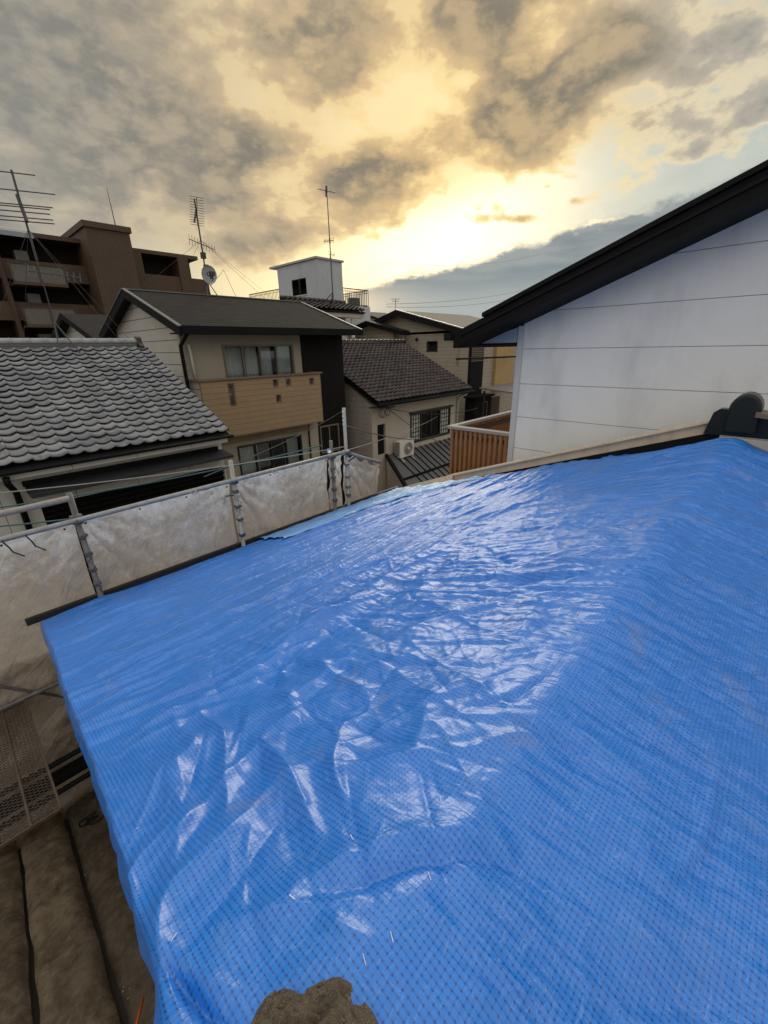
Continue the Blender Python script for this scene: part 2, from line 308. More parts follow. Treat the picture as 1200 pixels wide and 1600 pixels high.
    ka = t.m('MULTIPLY', t.ss(Yc, 1.1, 1.8), t.ss(Xc, .1, .5)); kb = t.m('MULTIPLY', t.m('MULTIPLY', t.ss(Yc, 2.4, 1.5), t.ss(Yc, .2, .35)), t.ss(Xc, 1.5, 2.4)); kc = t.m('MULTIPLY', t.ss(Yc, .24, .15), t.ss(Xc, .5, 1.3))
    hs = t.m('ADD', t.m('MULTIPLY', stx, ka), t.m('ADD', t.m('MULTIPLY', sty, kb), t.m('MULTIPLY', stz, kc)))
    hh = t.m('ADD', hh, t.m('MULTIPLY', hs, 1.3))
    nb = t.bump(hh, .75 * crease, .011)
    nb = t.bump(t.m('MULTIPLY', lines, 1.0), .25, .0006, nb)
    t.put(b.inputs['Normal'], nb)
    MATS[name] = m; return m
M_tarp = tarp_mat('blue_tarp', (.012, .195, .68), (.003, .045, .22))
M_tarp2 = tarp_mat('faded_blue_tarp', (.16, .38, .72), (.08, .24, .52), dirtamt=.4)

# ------------------------------------------------------------------ mesh builder
class MB:
    def __init__(s): s.v = []; s.f = []
    def add(s, vs, fs):
        o = len(s.v); s.v += [tuple(q) for q in vs]; s.f += [tuple(i + o for i in f) for f in fs]; return s
    def box(s, x0, x1, y0, y1, z0, z1):
        vs = [(x, y, z) for z in (z0, z1) for y in (y0, y1) for x in (x0, x1)]
        return s.add(vs, [(0, 2, 3, 1), (4, 5, 7, 6), (0, 1, 5, 4), (2, 6, 7, 3), (0, 4, 6, 2), (1, 3, 7, 5)])
    def prism(s, poly, ext):       # poly: planar loop of 3d points, ext: vector
        n = len(poly); e = Vector(ext)
        vs = [Vector(p) for p in poly] + [Vector(p) + e for p in poly]
        return s.add(vs, [tuple(range(n - 1, -1, -1)), tuple(range(n, 2 * n))] + [(i, (i + 1) % n, (i + 1) % n + n, i + n) for i in range(n)])
    def bar(s, a, b, w, h, up=(0, 0, 1)):   # rectangular bar from a to b
        a, b = Vector(a), Vector(b); d_ = (b - a).normalized(); r = d_.cross(Vector(up)).normalized() * (w / 2); u = r.cross(d_).normalized() * (h / 2)
        return s.prism([a - r - u, a + r - u, a + r + u, a - r + u], b - a)
    def tube(s, pts, r, seg=8, r2=None):
        pts = [Vector(p) for p in pts]; n = len(pts); vs = []; ref = None
        for i, p in enumerate(pts):
            d_ = (pts[min(i + 1, n - 1)] - pts[max(i - 1, 0)]).normalized()
            if ref is None: ref = d_.cross(Vector((0.31, .2, 1)) if abs(d_.z) < .9 else Vector((1, 0.1, 0))).normalized()
            a = (ref - d_ * ref.dot(d_)).normalized(); ref = a; b = d_.cross(a)
            rr = r if r2 is None else r + (r2 - r) * i / (n - 1)
            vs += [p + (a * math.cos(k * 2 * math.pi / seg) + b * math.sin(k * 2 * math.pi / seg)) * rr for k in range(seg)]
        fs = [(i * seg + k, i * seg + (k + 1) % seg, (i + 1) * seg + (k + 1) % seg, (i + 1) * seg + k) for i in range(n - 1) for k in range(seg)]
        fs += [tuple(range(seg - 1, -1, -1)), tuple(range((n - 1) * seg, n * seg))]
        return s.add(vs, fs)
    def disc(s, c, nrm, r, th, seg=20, bulge=0.0):
        c, nrm = Vector(c), Vector(nrm).normalized(); a = nrm.orthogonal().normalized(); b = nrm.cross(a)
        vs = []
        rings = 5
        for i in range(1, rings + 1):
            q = i / rings
            vs += [c + (a * math.cos(k * 6.28318 / seg) + b * math.sin(k * 6.28318 / seg)) * r * q - nrm * bulge * (1 - q * q) for k in range(seg)]
        nf = len(vs); vs += [v - nrm * th for v in vs]; c0 = len(vs); vs += [c - nrm * bulge, c - nrm * (bulge + th)]
        fs = []
        for L in (0, nf):
            fs += [(L + i * seg + k, L + i * seg + (k + 1) % seg, L + (i + 1) * seg + (k + 1) % seg, L + (i + 1) * seg + k) for i in range(rings - 1) for k in range(seg)]
            fs += [(c0 + (1 if L else 0), L + k, L + (k + 1) % seg) for k in range(seg)]
        fs += [((rings - 1) * seg + k, (rings - 1) * seg + (k + 1) % seg, nf + (rings - 1) * seg + (k + 1) % seg, nf + (rings - 1) * seg + k) for k in range(seg)]
        return s.add(vs, fs)
    def build(s, name, m, parent=None, smooth=False, gap=None):
        nf0 = len(s.f)
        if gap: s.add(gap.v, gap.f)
        me = bpy.data.meshes.new(name)
        off = Vector((0, 0, EYE)) - (parent_world(parent) if parent else Vector())
        me.from_pydata([(x + off.x, y + off.y, z + off.z) for x, y, z in s.v], [], s.f); me.update()
        me.materials.append(m)
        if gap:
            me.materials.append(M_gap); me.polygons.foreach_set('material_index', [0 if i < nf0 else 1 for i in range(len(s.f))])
        if smooth: me.polygons.foreach_set('use_smooth', [True] * len(me.polygons))
        ob = bpy.data.objects.new(name, me); C.objects.link(ob)
        if parent: ob.parent = parent
        return ob
def parent_world(o):
    p = Vector()
    while o: p += o.location; o = o.parent
    return p
def tag(o, label, cat, group=None):
    o['label'] = label; o['category'] = cat
    if group: o['group'] = group
    return o
def thing(name, loc, label, cat, group=None):
    o = bpy.data.objects.new(name, None); C.objects.link(o); o.location = (loc[0], loc[1], loc[2] + EYE); o.empty_display_size = .3
    return tag(o, label, cat, group)
def struct(o): o['kind'] = 'structure'; return o
def cells(mb, fixed, u0, u1, v0, v1, th, holes, axis='y'):
    """wall slab with real rectangular holes. axis y: plane y=fixed..fixed+th, u=x, v=z; axis x: plane x=fixed.., u=y, v=z"""
    us = sorted({u0, u1, *[h[i] for h in holes for i in (0, 1)]}); vs = sorted({v0, v1, *[h[i] for h in holes for i in (2, 3)]})
    for a, b in zip(us, us[1:]):
        for c, e in zip(vs, vs[1:]):
            mu, mv = (a + b) / 2, (c + e) / 2
            if any(h[0] < mu < h[1] and h[2] < mv < h[3] for h in holes): continue
            if axis == 'y': mb.box(a, b, fixed, fixed + th, c, e)
            else: mb.box(fixed, fixed + th, a, b, c, e)
    return mb
def window(parent, x0, x1, y, z0, z1, panes=2, fm=None, curtains=(), fw=.05, lattice=False, depth=.10):
    """sliding window in a wall facing -y; y is the wall face"""
    fm = fm or M_frame
    f = MB(); f.box(x0, x1, y - .03, y + depth, z1 - fw, z1); f.box(x0, x1, y - .03, y + depth, z0, z0 + fw)
    f.box(x0, x0 + fw, y - .03, y + depth, z0 + fw, z1 - fw); f.box(x1 - fw, x1, y - .03, y + depth, z0 + fw, z1 - fw)
    wd = (x1 - x0 - 2 * fw) / panes
    for i in range(1, panes): xx = x0 + fw + i * wd; f.box(xx - fw * .45, xx + fw * .45, y + .0, y + depth - .02, z0 + fw, z1 - fw)
    if lattice:
        for px in lattice:
            a = x0 + fw + px * wd; b = a + wd
            for k in range(1, 4): xx = a + (b - a) * k / 4; f.box(xx - .011, xx + .011, y + .02, y + .04, z0 + fw, z1 - fw)
            for k in range(1, 6): zz = z0 + fw + (z1 - z0 - 2 * fw) * k / 6; f.box(a + .02, b - .02, y + .015, y + .045, zz - .01, zz + .01)
    fr = f.build('window', fm, parent)
    g = MB(); g.box(x0 + fw, x1 - fw, y + .05, y + .056, z0 + fw, z1 - fw); g.build('pane', glass(), fr)
    r = MB(); r.box(x0, x1, y + .45, y + .47, z0, z1); r.build('dark_interior', M_room, fr)
    if curtains:
        for (a, b) in curtains:
            n = max(8, int((b - a) / .02)); c = MB(); vs = []
            for i in range(n + 1):
                q = a + (b - a) * i / n; yy = y + .16 + .022 * math.sin(q * 62 + 1.5 * math.sin(q * 9))
                vs += [(q, yy, z0 + .03), (q, yy, z1 - .06)]
            c.add(vs, [(2 * i, 2 * i + 2, 2 * i + 3, 2 * i + 1) for i in range(n)]); c.build('curtain', M_curtain, fr, True)
    return fr
def tiles(mb, x0, x1, y_e, z_e, y_r, z_r, tw=.265, tl=.235, amp=.028, lip=.035):
    """pan-tile slope: every tile a curved surface with a raised front lip. eave (y_e,z_e) to ridge (y_r,z_r)"""
    E, T = Vector((0, y_e, z_e)), Vector((0, y_r, z_r)); L = (T - E).length; d_ = (T - E) / L
    nrm = Vector((1, 0, 0)).cross(d_); nrm = nrm if nrm.z > 0 else -nrm
    rows = max(1, round(L / tl)); cols = max(1, round((x1 - x0) / tw)); tw = (x1 - x0) / cols; tl = L / rows; sub = 9; gap = MB()
    def prof(q):
        return amp * (-.75 * math.sin(math.pi * q / .74) if q < .74 else .95 * math.sin(math.pi * (q - .74) / .26))
    for r_ in range(rows):
        for c_ in range(cols):
            j = random.uniform(-.006, .006); j2 = random.uniform(-.010, .010); vs = []; gv = []
            for k in range(sub + 1):
                q = k / sub; x = x0 + (c_ + q) * tw; h = prof(q)
                b = E + d_ * (r_ * tl) + nrm * (h + lip + j + j2 * q); e = E + d_ * ((r_ + 1) * tl + .01) + nrm * h
                f0 = E + d_ * (r_ * tl + .002) + nrm * (h + lip - .016 + j)
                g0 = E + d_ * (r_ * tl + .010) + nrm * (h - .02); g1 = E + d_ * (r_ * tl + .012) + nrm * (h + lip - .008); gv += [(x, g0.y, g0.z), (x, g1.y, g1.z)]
                vs += [(x, f0.y, f0.z), (x, b.y, b.z), (x, e.y, e.z)]
            s1 = 1 if y_r > y_e else -1
            fs = []
            for k in range(sub):
                a = 3 * k
                fs += [(a, a + 3, a + 4, a + 1), (a + 1, a + 4, a + 5, a + 2)]
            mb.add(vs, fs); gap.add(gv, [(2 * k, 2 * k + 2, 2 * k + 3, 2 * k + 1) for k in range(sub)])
    return gap
def sag(a, b, s, n=14):
    a, b = Vector(a), Vector(b); return [a.lerp(b, i / n) - Vector((0, 0, s * 4 * (i / n) * (1 - i / n))) for i in range(n + 1)]

# numpy gradient noise
_rng = np.random.RandomState(3); _perm = _rng.permutation(512); _ga = _rng.rand(512) * 2 * np.pi
def pn(x, y):
    x = np.asarray(x, float); y = np.asarray(y, float)
    xi = np.floor(x).astype(int); yi = np.floor(y).astype(int); xf = x - xi; yf = y - yi
    def g(ix, iy, fx, fy):
        h = _ga[(_perm[(ix & 511)] + iy * 131 & 511)]; return np.cos(h) * fx + np.sin(h) * fy
    u = xf ** 3 * (xf * (xf * 6 - 15) + 10); v = yf ** 3 * (yf * (yf * 6 - 15) + 10)
    a = g(xi, yi, xf, yf); b = g(xi + 1, yi, xf - 1, yf); c = g(xi, yi + 1, xf, yf - 1); e = g(xi + 1, yi + 1, xf - 1, yf - 1)
    return (a + u * (b - a)) * (1 - v) + (c + u * (e - c)) * v
def fbm(x, y, o=4, g=.5):
    r = 0; a = 1.
    for i in range(o): r = r + a * pn(x * 2 ** i + 17.3 * i, y * 2 ** i + 5.1 * i); a *= g
    return r
def ridg(x, y, o=3):
    r = 0; a = 1.
    for i in range(o): r = r + a * (1 - np.abs(pn(x * 2 ** i + 7.7 * i, y * 2 ** i + 3.1 * i)) * 2.6); a *= .5
    return r
def sst(x, a, b): q = np.clip((x - a) / (b - a), 0, 1); return q * q * (3 - 2 * q)
def grid_mesh(name, X, Y, Z, m, parent=None, uv=None, smooth=True):
    n0, n1 = X.shape; off = Vector((0, 0, EYE)) - (parent_world(parent) if parent else Vector())
    co = np.stack([X + off.x, Y + off.y, Z + off.z], -1).reshape(-1, 3).astype(np.float32)
    idx = np.arange(n0 * n1).reshape(n0, n1)
    q = np.stack([idx[:-1, :-1], idx[1:, :-1], idx[1:, 1:], idx[:-1, 1:]], -1).reshape(-1, 4).astype(np.int32)
    me = bpy.data.meshes.new(name); me.vertices.add(len(co)); me.vertices.foreach_set('co', co.ravel())
    me.loops.add(q.size); me.loops.foreach_set('vertex_index', q.ravel()); me.polygons.add(len(q))
    me.polygons.foreach_set('loop_start', np.arange(0, q.size, 4, dtype=np.int32)); me.polygons.foreach_set('loop_total', np.full(len(q), 4, dtype=np.int32))
    me.polygons.foreach_set('use_smooth', np.full(len(q), smooth)); me.update(calc_edges=True)
    if uv is not None:
        l = me.uv_layers.new(name='UVMap'); uu = np.stack(uv, -1).reshape(-1, 2)[q.ravel()].astype(np.float32); l.data.foreach_set('uv', uu.ravel())
    me.materials.append(m); ob = bpy.data.objects.new(name, me); C.objects.link(ob)
    if parent: ob.parent = parent
    return ob
# ================================================================== SETTING
g = MB(); g.add([(-400, -300, -EYE), (600, -300, -EYE), (600, 700, -EYE), (-400, 700, -EYE)], [(0, 1, 2, 3)])
struct(g.build('ground', M_ground))

# ================================================================== OUR HOUSE (under the tarp)
YR, ZR = .27, -.859           # ridge line
def roof_z(y): return ZR - .331 * np.abs(y - YR)
own = thing('covered_house', (2.5, 1, -EYE), 'low old house whose whole gabled roof lies under blue tarpaulin', 'house')
b = MB(); b.prism([(.12, -3.6, -EYE), (.12, 4.05, -EYE), (.12, 4.05, -2.25), (.12, YR, -1.02), (.12, -3.6, -2.30)], (5.0, 0, 0)); b.build('wall', mat('old_mud_wall', (.16, .125, .09), .9, var=.2, dirt=(.08, .06, .045)), own)
b = MB()
b.prism([(.16, 4.42, -2.36), (.16, YR, -.99), (.16, YR, -.92), (.16, 4.42, -2.29)], (5.08, 0, 0)); b.prism([(.16, -3.9, -2.41), (.16, -3.9, -2.34), (.16, YR, -.92), (.16, YR, -.99)], (5.08, 0, 0))
b.build('roof', M_wood, own)
b = MB(); b.box(.04, 5.1, 4.49, 4.535, -2.262, -2.205); b.build('eave_board', mat('charred_board', (.022, .018, .015), .6, var=.3, vscale=12), own)
# verge board on the far gable edge and a black strip standing in for the shaded gap under it
b = MB()
def vz(y): return -.776 - .371 * (y - .5) if y < 3.6 else -1.926 - .46 * (y - 3.6)
b.prism([(5.30, .48, vz(.48) - .115), (5.30, 3.58, vz(3.58) - .10), (5.30, 3.58, vz(3.58) + .02), (5.30, .48, vz(.48) + .02)], (.035, 0, 0))
b.prism([(5.24, .48, vz(.48) + .022), (5.24, 3.58, vz(3.58) + .022), (5.24, 3.58, vz(3.58) + .045), (5.24, .48, vz(.48) + .045)], (.13, 0, 0))
b.build('verge_board', M_wood, own)
b = MB()
b.prism([(5.22, 3.50, vz(3.6) - .035), (5.22, 4.46, vz(4.46) - .02), (5.22, 4.46, vz(4.46) + .085), (5.22, 3.50, vz(3.6) + .085)], (.035, 0, 0)); b.build('verge_board', M_wood, own)
b = MB(); b.prism([(5.275, .4, vz(.4) - .27), (5.275, 3.5, vz(3.5) - .16), (5.275, 3.5, vz(3.5) - .08), (5.275, .4, vz(.4) - .09)], (.02, 0, 0)); b.build('verge_gap_shade', M_black, own)
# ridge-end ornament tiles at the far gable
orn = MB()
orn.prism([(5.22, .53, -.86), (5.22, -.55, -.86), (5.22, -.50, -.66), (5.22, .44, -.61), (5.22, .49, -.65)], (.12, 0, 0))
orn.build('ridge_end_tile', M_onigreen, own)
orn = MB(); N = 20
ol = [(5.08, .255 + .120 * math.cos(math.pi * k / N), -.60 + .15 * math.sin(math.pi * k / N)) for k in range(N + 1)]
ol = [(5.08, .375, -.82)] + ol + [(5.08, .135, -.82)]
orn.prism(ol, (.30, 0, 0)); ob = orn.build('ridge_cap_tile', M_onigreen, own)
bv = ob.modifiers.new('b', 'BEVEL'); bv.width = .025; bv.segments = 3; bv.limit_method = 'ANGLE'
orn = MB(); orn.prism([(5.00, .17, -.60), (5.00, -.55, -.68), (5.00, -.55, -.72), (5.00, .17, -.64)], (.30, 0, 0)); orn.build('ridge_cap_tile', M_capbrown, own)

# ---- blue tarpaulin
xs = [0.0]
while xs[-1] < 5.30: xs.append(xs[-1] + .0040 + .0016 * xs[-1])
xs = np.array(xs) * (5.30 / xs[-1])
yp = [0.0]
while yp[-1] < 4.26: yp.append(yp[-1] + .0042 + .0023 * yp[-1])
yp = np.array(yp) * (4.26 / yp[-1])
ym = [0.0]
while ym[-1] < 3.5: ym.append(ym[-1] + .0045 + .008 * ym[-1])
ym = np.array(ym) * (3.5 / ym[-1])
ys = np.concatenate([-ym[:0:-1], yp]) + YR
def edge_x(y): return np.interp(y, [-3.5, .2, .5, .9, 1.38, 2.2, 3.2, 4.5], [-.02, -.02, .0, .02, .045, .065, .11, .14]) + .006 * fbm(y * 5, y * 0 + 2.2, 3)
def crease(X, Y, pts, wd, amp, sharp=1.0):
    """soft or sharp fold following a polyline on the roof plane"""
    H = np.zeros_like(X)
    D = np.full_like(X, 1e9); T = np.zeros_like(X); n = len(pts) - 1
    for i in range(n):
        ax, ay = pts[i]; bx, by = pts[i + 1]; L2 = (bx - ax) ** 2 + (by - ay) ** 2
        tt = np.clip(((X - ax) * (bx - ax) + (Y - ay) * (by - ay)) / L2, 0, 1)
        dd = np.hypot(X - ax - tt * (bx - ax), Y - ay - tt * (by - ay)); mk = dd < D
        D = np.where(mk, dd, D); T = np.where(mk, (i + tt) / n, T)
    return amp * np.exp(-(D / wd) ** (1.3 * sharp)) * np.sin(np.pi * np.clip(T, .03, .97)) ** .5
def tarp_h(X, Y):
    r = Y - YR
    h = np.zeros_like(X)
    far = sst(X, .6, 1.8)
    # taut folds parallel to the eave, fanning towards the far gable
    q = (Y - 1.3) - .10 * X * np.sin(Y * 1.1) + .05 * fbm(X * .7, Y * 1.3, 3)
    m1 = sst(Y, 1.1, 1.9)
    h += m1 * (.012 * ridg(X * .40 + 3, q * 3.6, 2) + .004 * ridg(X * .7 + 9, q * 9.5, 2)) * (.55 + .45 * sst(X, .2, 1))
    # folds running down the slope in the far right part
    m2 = sst(X, 1.5, 2.6) * sst(Y, 2.7, 1.7) * sst(r, -.02, .12)
    q2 = X + .22 * r + .05 * fbm(X * .8, Y * .9, 3)
    h += m2 * (.012 * ridg(q2 * 2.6, Y * .45 + 2, 2) + .005 * ridg(q2 * 7, Y * .6 + 5, 2))
    # far side of the ridge
    m3 = sst(r, .03, -.08) * sst(X, .45, 1.3)
    q3 = X + .25 * r
    h += m3 * (.010 * ridg(q3 * 3.2 + 4, r * .6, 2) + .003 * ridg(q3 * 9, r * 1.0 + 5, 2))
    # crumpled middle
    m4 = sst(X, .5, 1.1) * sst(X, 3.6, 2.2) * sst(Y, 1.9, 1.3) * sst(r, -.1, .1)
    wx = X + .10 * fbm(X * 1.8, Y * 1.8, 3); wy = Y + .10 * fbm(X * 1.8 + 40, Y * 1.8, 3)
    h += m4 * (.016 * ridg(wx * 1.5 + 1, wy * 1.8, 2) + .003 * ridg(wx * 6, wy * 8, 3))
    # near part: broad soft swells, a few sharp ones
    m5 = sst(X, 1.5, .7)
    h += m5 * (.030 * fbm(X * 2.6 + 8, Y * 2.6, 2) + .007 * ridg(wx * 2.6 + 2, wy * 2.3, 2) + .003 * ridg((wx + .6 * wy) * 8, (wy - .5 * wx) * 3, 2) * sst(X, .15, .5))
    # oblique bands near the verge
    m6 = sst(Y, .38, .6) * sst(Y, 1.5, .9) * sst(X, 1.0, .4)
    s_ = (X * .45 - (Y - .4) * .25); h += m6 * .016 * (1 - np.abs(np.sin(s_ * 34 + 2.2 * fbm(X * 3, Y * 2, 2) * 2)) * 1.6)
    # rows of old tiles felt through the cloth
    h += .0035 * np.sin(Y * 2 * np.pi / .235) * sst(X, 1.2, .1) * sst(Y, .7, 1.2)
    h += crease(X, Y, [(.05, 1.33), (.62, 1.35), (1.1, 1.38), (1.6, 1.42), (2.2, 1.47), (3.3, 1.55)], .045, .020)
    h -= crease(X, Y, [(.3, 1.16), (.8, 1.22), (1.5, 1.28), (2.0, 1.3)], .10, .016)
    for pts, wd, am in [
        ([(.69, 1.22), (.80, .95), (.86, .70), (.93, .45)], .018, -.014), ([(1.98, 1.08), (1.80, .85), (1.75, .70)], .02, -.016), ([(1.35, .95), (1.5, .75), (1.65, .55)], .02, -.012),
        ([(.22, .40), (.28, .345), (.36, .30), (.45, .225), (.54, .11)], .022, -.022), ([(.21, .44), (.30, .40), (.42, .32), (.52, .20)], .030, .016),
        ([(.10, .50), (.16, .44), (.23, .36), (.29, .31)], .018, .012), ([(.20, .37), (.22, .31), (.235, .26)], .012, .010),
        ([(1.12, -.09), (1.01, -.09), (.86, -.09), (.75, -.065), (.69, -.04)], .010, .009), ([(.95, -.13), (.8, -.10), (.69, -.06)], .006, -.006),
        ([(.30, .12), (.42, .02), (.55, -.10), (.70, -.24)], .05, -.026), ([(.26, .16), (.36, .08), (.50, -.05)], .03, .016),
        ([(.60, .38), (.72, .30), (.80, .22)], .016, .012), ([(.75, .42), (.86, .33), (1.0, .30)], .014, -.012), ([(.42, .60), (.52, .50), (.60, .42)], .02, .014),
        ([(.0, .56), (.012, .48), (.028, .40), (.05, .34)], .010, -.024), ([(.02, .55), (.04, .46), (.07, .38)], .012, .010), ([(.06, .62), (.20, .66), (.34, .72)], .022, .012), ([(.05, .52), (.16, .55), (.30, .62)], .02, -.012), ([(.05, .75), (.22, .82), (.4, .88)], .022, .012),
        ([(1.0, .9), (1.25, .72), (1.4, .6), (1.5, .42)], .02, .014), ([(2.6, 1.15), (2.35, .95), (2.3, .7)], .03, .018), ([(3.2, .9), (3.0, .8), (2.9, .5)], .03, .016)]:
        h += crease(X, Y, pts, wd, am)
    # seat over the ridge tiles, widening to the far end
    hw = .05 + .035 * sst(X, 3, 5.2)
    h += .014 * sst(X, .9, 2.2) * np.exp(-(r / (hw + .03)) ** 4)
    return h + creases(X, Y)
_cr = []
def _mk():
    rg = np.random.RandomState(11)
    def seg(cx, cy, ang, L, w, a): _cr.append((cx, cy, np.cos(ang), np.sin(ang), L, w, a))
    for i in range(300):      # taut, parallel to the eave
        x, y = .12 + 5 * rg.rand() ** 1.5, rg.uniform(1.25, 4.4); seg(x, y, np.radians(rg.normal(-5 + 6 * (y - 2.8), 5)), rg.uniform(.25, 1.3), rg.uniform(.010, .026), rg.choice([1, 1, 1, -1]) * rg.uniform(.006, .020) * (.7 + .2 * x))
    for i in range(210):      # far right part, down the slope
        x = 1.25 + 3.9 * rg.rand() ** 1.2; L = rg.uniform(.35, 1.5); y = .22 + L * rg.uniform(.30, .62); seg(x - .12 * y, y, np.radians(rg.normal(99, 4.5)), L, rg.uniform(.0035, .0080) * (1 + 1.0 * x), rg.choice([1, 1, 1, -1]) * rg.uniform(.0045, .011) * (.6 + .30 * x))
    for i in range(240):      # beyond the ridge, oblique
        x = .35 + 4.7 * rg.rand() ** 1.5; L = rg.uniform(.25, 1.1); y = .30 - L * rg.uniform(.30, .60); seg(x, y, np.radians(rg.normal(103, 6)), L, rg.uniform(.0035, .0080) * (.6 + 1.1 * x), rg.choice([1, 1, 1, -1]) * rg.uniform(.003, .0085) * (.5 + .45 * x))
    for i in range(420):      # crumpled middle
        x, y = rg.uniform(.45, 2.6), rg.uniform(.28, 1.6); seg(x, y, np.radians(rg.normal(110, 38)), rg.uniform(.10, .65), rg.uniform(.006, .020), rg.choice([1, -1]) * rg.uniform(.002, .0075))
    for i in range(150):      # near part
        x, y = rg.uniform(.0, .8), rg.uniform(-.3, 1.4); seg(x, y, np.radians(rg.normal(60, 60)), rg.uniform(.04, .25), rg.uniform(.004, .016), rg.choice([1, -1]) * rg.uniform(.0008, .0035))
    for i in range(26):       # pulled bands towards the verge
        y = rg.uniform(.42, 1.1); x = rg.uniform(.08, .40); seg(x, y, np.radians(rg.normal(62, 7)), rg.uniform(.12, .40), rg.uniform(.012, .026), rg.choice([1, -1]) * rg.uniform(.006, .012))
_mk()
def creases(X, Y):
    H = np.zeros_like(X); r0, r1 = X[:, 0], Y[0, :]
    for (cx_, cy_, c, s, L, w, a) in _cr:
        ex = abs(c) * L / 2 + 4 * w; ey = abs(s) * L / 2 + 4 * w
        if X.size > 50 and GRIDOK[0]:
            i0, i1 = np.searchsorted(r0, [cx_ - ex - .15, cx_ + ex + .15]); j0, j1 = np.searchsorted(r1, [cy_ - ey, cy_ + ey])
            if i1 <= i0 or j1 <= j0: continue
            sl_ = (slice(i0, i1), slice(j0, j1))
        else: sl_ = (slice(None), slice(None))
        dx_ = X[sl_] - cx_; dy_ = Y[sl_] - cy_; u_ = (dx_ * c + dy_ * s) / (L / 2); d_ = np.abs(-dx_ * s + dy_ * c + .02 * L * u_ * u_)
        H[sl_] += a * np.exp(-(np.sqrt(d_ * d_ + (.12 * w) ** 2)) / w) * np.clip(1 - u_ * u_, 0, 1) ** .8
    return H
GRIDOK = [True]
SX = xs[:, None] + 0 * ys[None, :]; SY = ys[None, :] + 0 * xs[:, None]
X = edge_x(SY) * (1 - SX / 5.3) + SX
r_ = SY - YR
Z = ZR - .331 * (np.sqrt(r_ ** 2 + .03 ** 2) - .01) + tarp_h(X, SY)
Z = Z - (.05 + .05 * sst(SY, 3.0, 3.6)) * sst(X, 4.9, 5.2) - .035 * sst(SY, 4.35, 4.53)
# hanging skirt at the near verge
K = 26; hang = np.linspace(1, 0, K, endpoint=False)[:, None]; yy = ys[None, :]
flare = .15 * np.exp(-((yy - .40) / .09) ** 2) + .012 * sst(fbm(yy * 6, yy * 0, 2), -.4, .4) + .0 * yy
L = .26 + .10 * np.exp(-((yy - .32) / .2) ** 2) + .025 * fbm(yy * 4, yy * 0 + 5, 3)
xe0 = X[0][None, :]
HX = xe0 - .006 - flare * hang ** .75 + .012 * np.sin(yy * 34 + 3 * fbm(yy * 3, hang * 2, 2)) * hang - .010 * np.sin(np.pi * hang) 
HY = yy + .03 * fbm(yy * 5, hang * 3 + 7, 2) * hang
HZ = Z[0][None, :] - L * hang
AX = np.concatenate([HX, X]); AY = np.concatenate([HY + 0 * HX, SY]); AZ = np.concatenate([HZ, Z])
U = np.concatenate([xe0 - L * hang, X]); Vv = np.concatenate([yy + 0 * HX, SY + .05 * (SY - YR)])
tp = grid_mesh('tarpaulin', AX, AY, AZ, M_tarp, None, (U, Vv))
tag(tp, 'large crinkled bright blue tarpaulin spread over the foreground roof', 'tarpaulin')
GRIDOK[0] = False
# older faded tarp lying at the far eave corner
nx, ny = 150, 60
u = np.linspace(0, 1, nx)[:, None]; v = np.linspace(0, 1, ny)[None, :]
X2 = 2.35 + u * 2.93 + 0 * v
near = 3.80 - 1.15 * sst(u, .35, 1.0) + .05 * fbm(u * 9, u * 0, 3) + .10 * fbm(u * 2.5, u * 0 + 3, 2)
Y2 = near + (4.56 + .03 * fbm(u * 7, u * 0 + 9, 2) - near) * v
Z2 = ZR - .331 * (Y2 - YR) + tarp_h(X2, Y2) * .6 + .014 + .014 * ridg(X2 * 1.1, Y2 * 3, 3) + .010 * ridg(X2 * 3, Y2 * 2, 2) - .03 * sst(Y2, 4.35, 4.55) - .02 * (1 - sst(v, 0, .05)) - .11 * sst(X2, 4.85, 5.2) + .006 * np.exp(-((v - .06) / .05) ** 2)
t2 = grid_mesh('tarpaulin', X2, Y2, Z2, M_tarp2, None, (X2, Y2)); 
tag(t2, 'pale faded blue tarp with torn dark edge at the far eave corner', 'tarpaulin')
# brass eyelet near the verge
b = MB(); b.tube([(.085 + .011 * math.cos(a), 1.62 + .011 * math.sin(a), ZR - .331 * (1.62 - YR) + .022) for a in np.linspace(0, 6.283, 18)], .003, 6)
ek = b.build('eyelet', M_staple); ek.parent = tp
# staples
def surf(x, y):
    xa = np.array([[x]]); ya = np.array([[y]]); return float(ZR - .331 * (np.sqrt((y - YR) ** 2 + .0009) - .01) + tarp_h(xa, ya)[0, 0])
ST = [(.33, .42, 80, 'staple by the long dark crease'), (.19, .42, 100, 'staple just above the left of the mud lump'), (.26, .25, 60, 'staple in the fold right of the mud lump'),
      (.212, .262, 65, 'staple nearest the mud lump'), (.37, .26, 60, 'staple high on the dark curved fold'), (.50, .33, 50, 'staple on the plain blue above the dark fold'), (.03, .545, 20, 'staple at the left verge of the tarp')]
for i, (x, y, a, lab) in enumerate(ST):
    z = surf(x, y) + .003; c, s_ = math.cos(R(a)) * .0065, math.sin(R(a)) * .0065
    b = MB(); b.tube([(x - c, y - s_, z - .004), (x - c, y - s_, z), (x + c, y + s_, z), (x + c, y + s_, z - .004)], .0007, 6)
    tag(b.build('staple', M_staple), 'thin shiny wire ' + lab, 'staple', 'staples in the blue tarp')
# mud lump in the foreground
n0, n1 = 90, 60
th = np.linspace(0, 2 * np.pi, n0)[:, None]; ph = np.linspace(0, 1, n1)[None, :]
cxm, cym = .074, .205
mx_ = .142 + .016 * np.sin(th * 2 + .6) + .010 * np.sin(th * 5)
rr = mx_ * np.sin(ph * np.pi / 2) ** .9
DX = np.cos(th) * rr; DY = np.sin(th) * rr
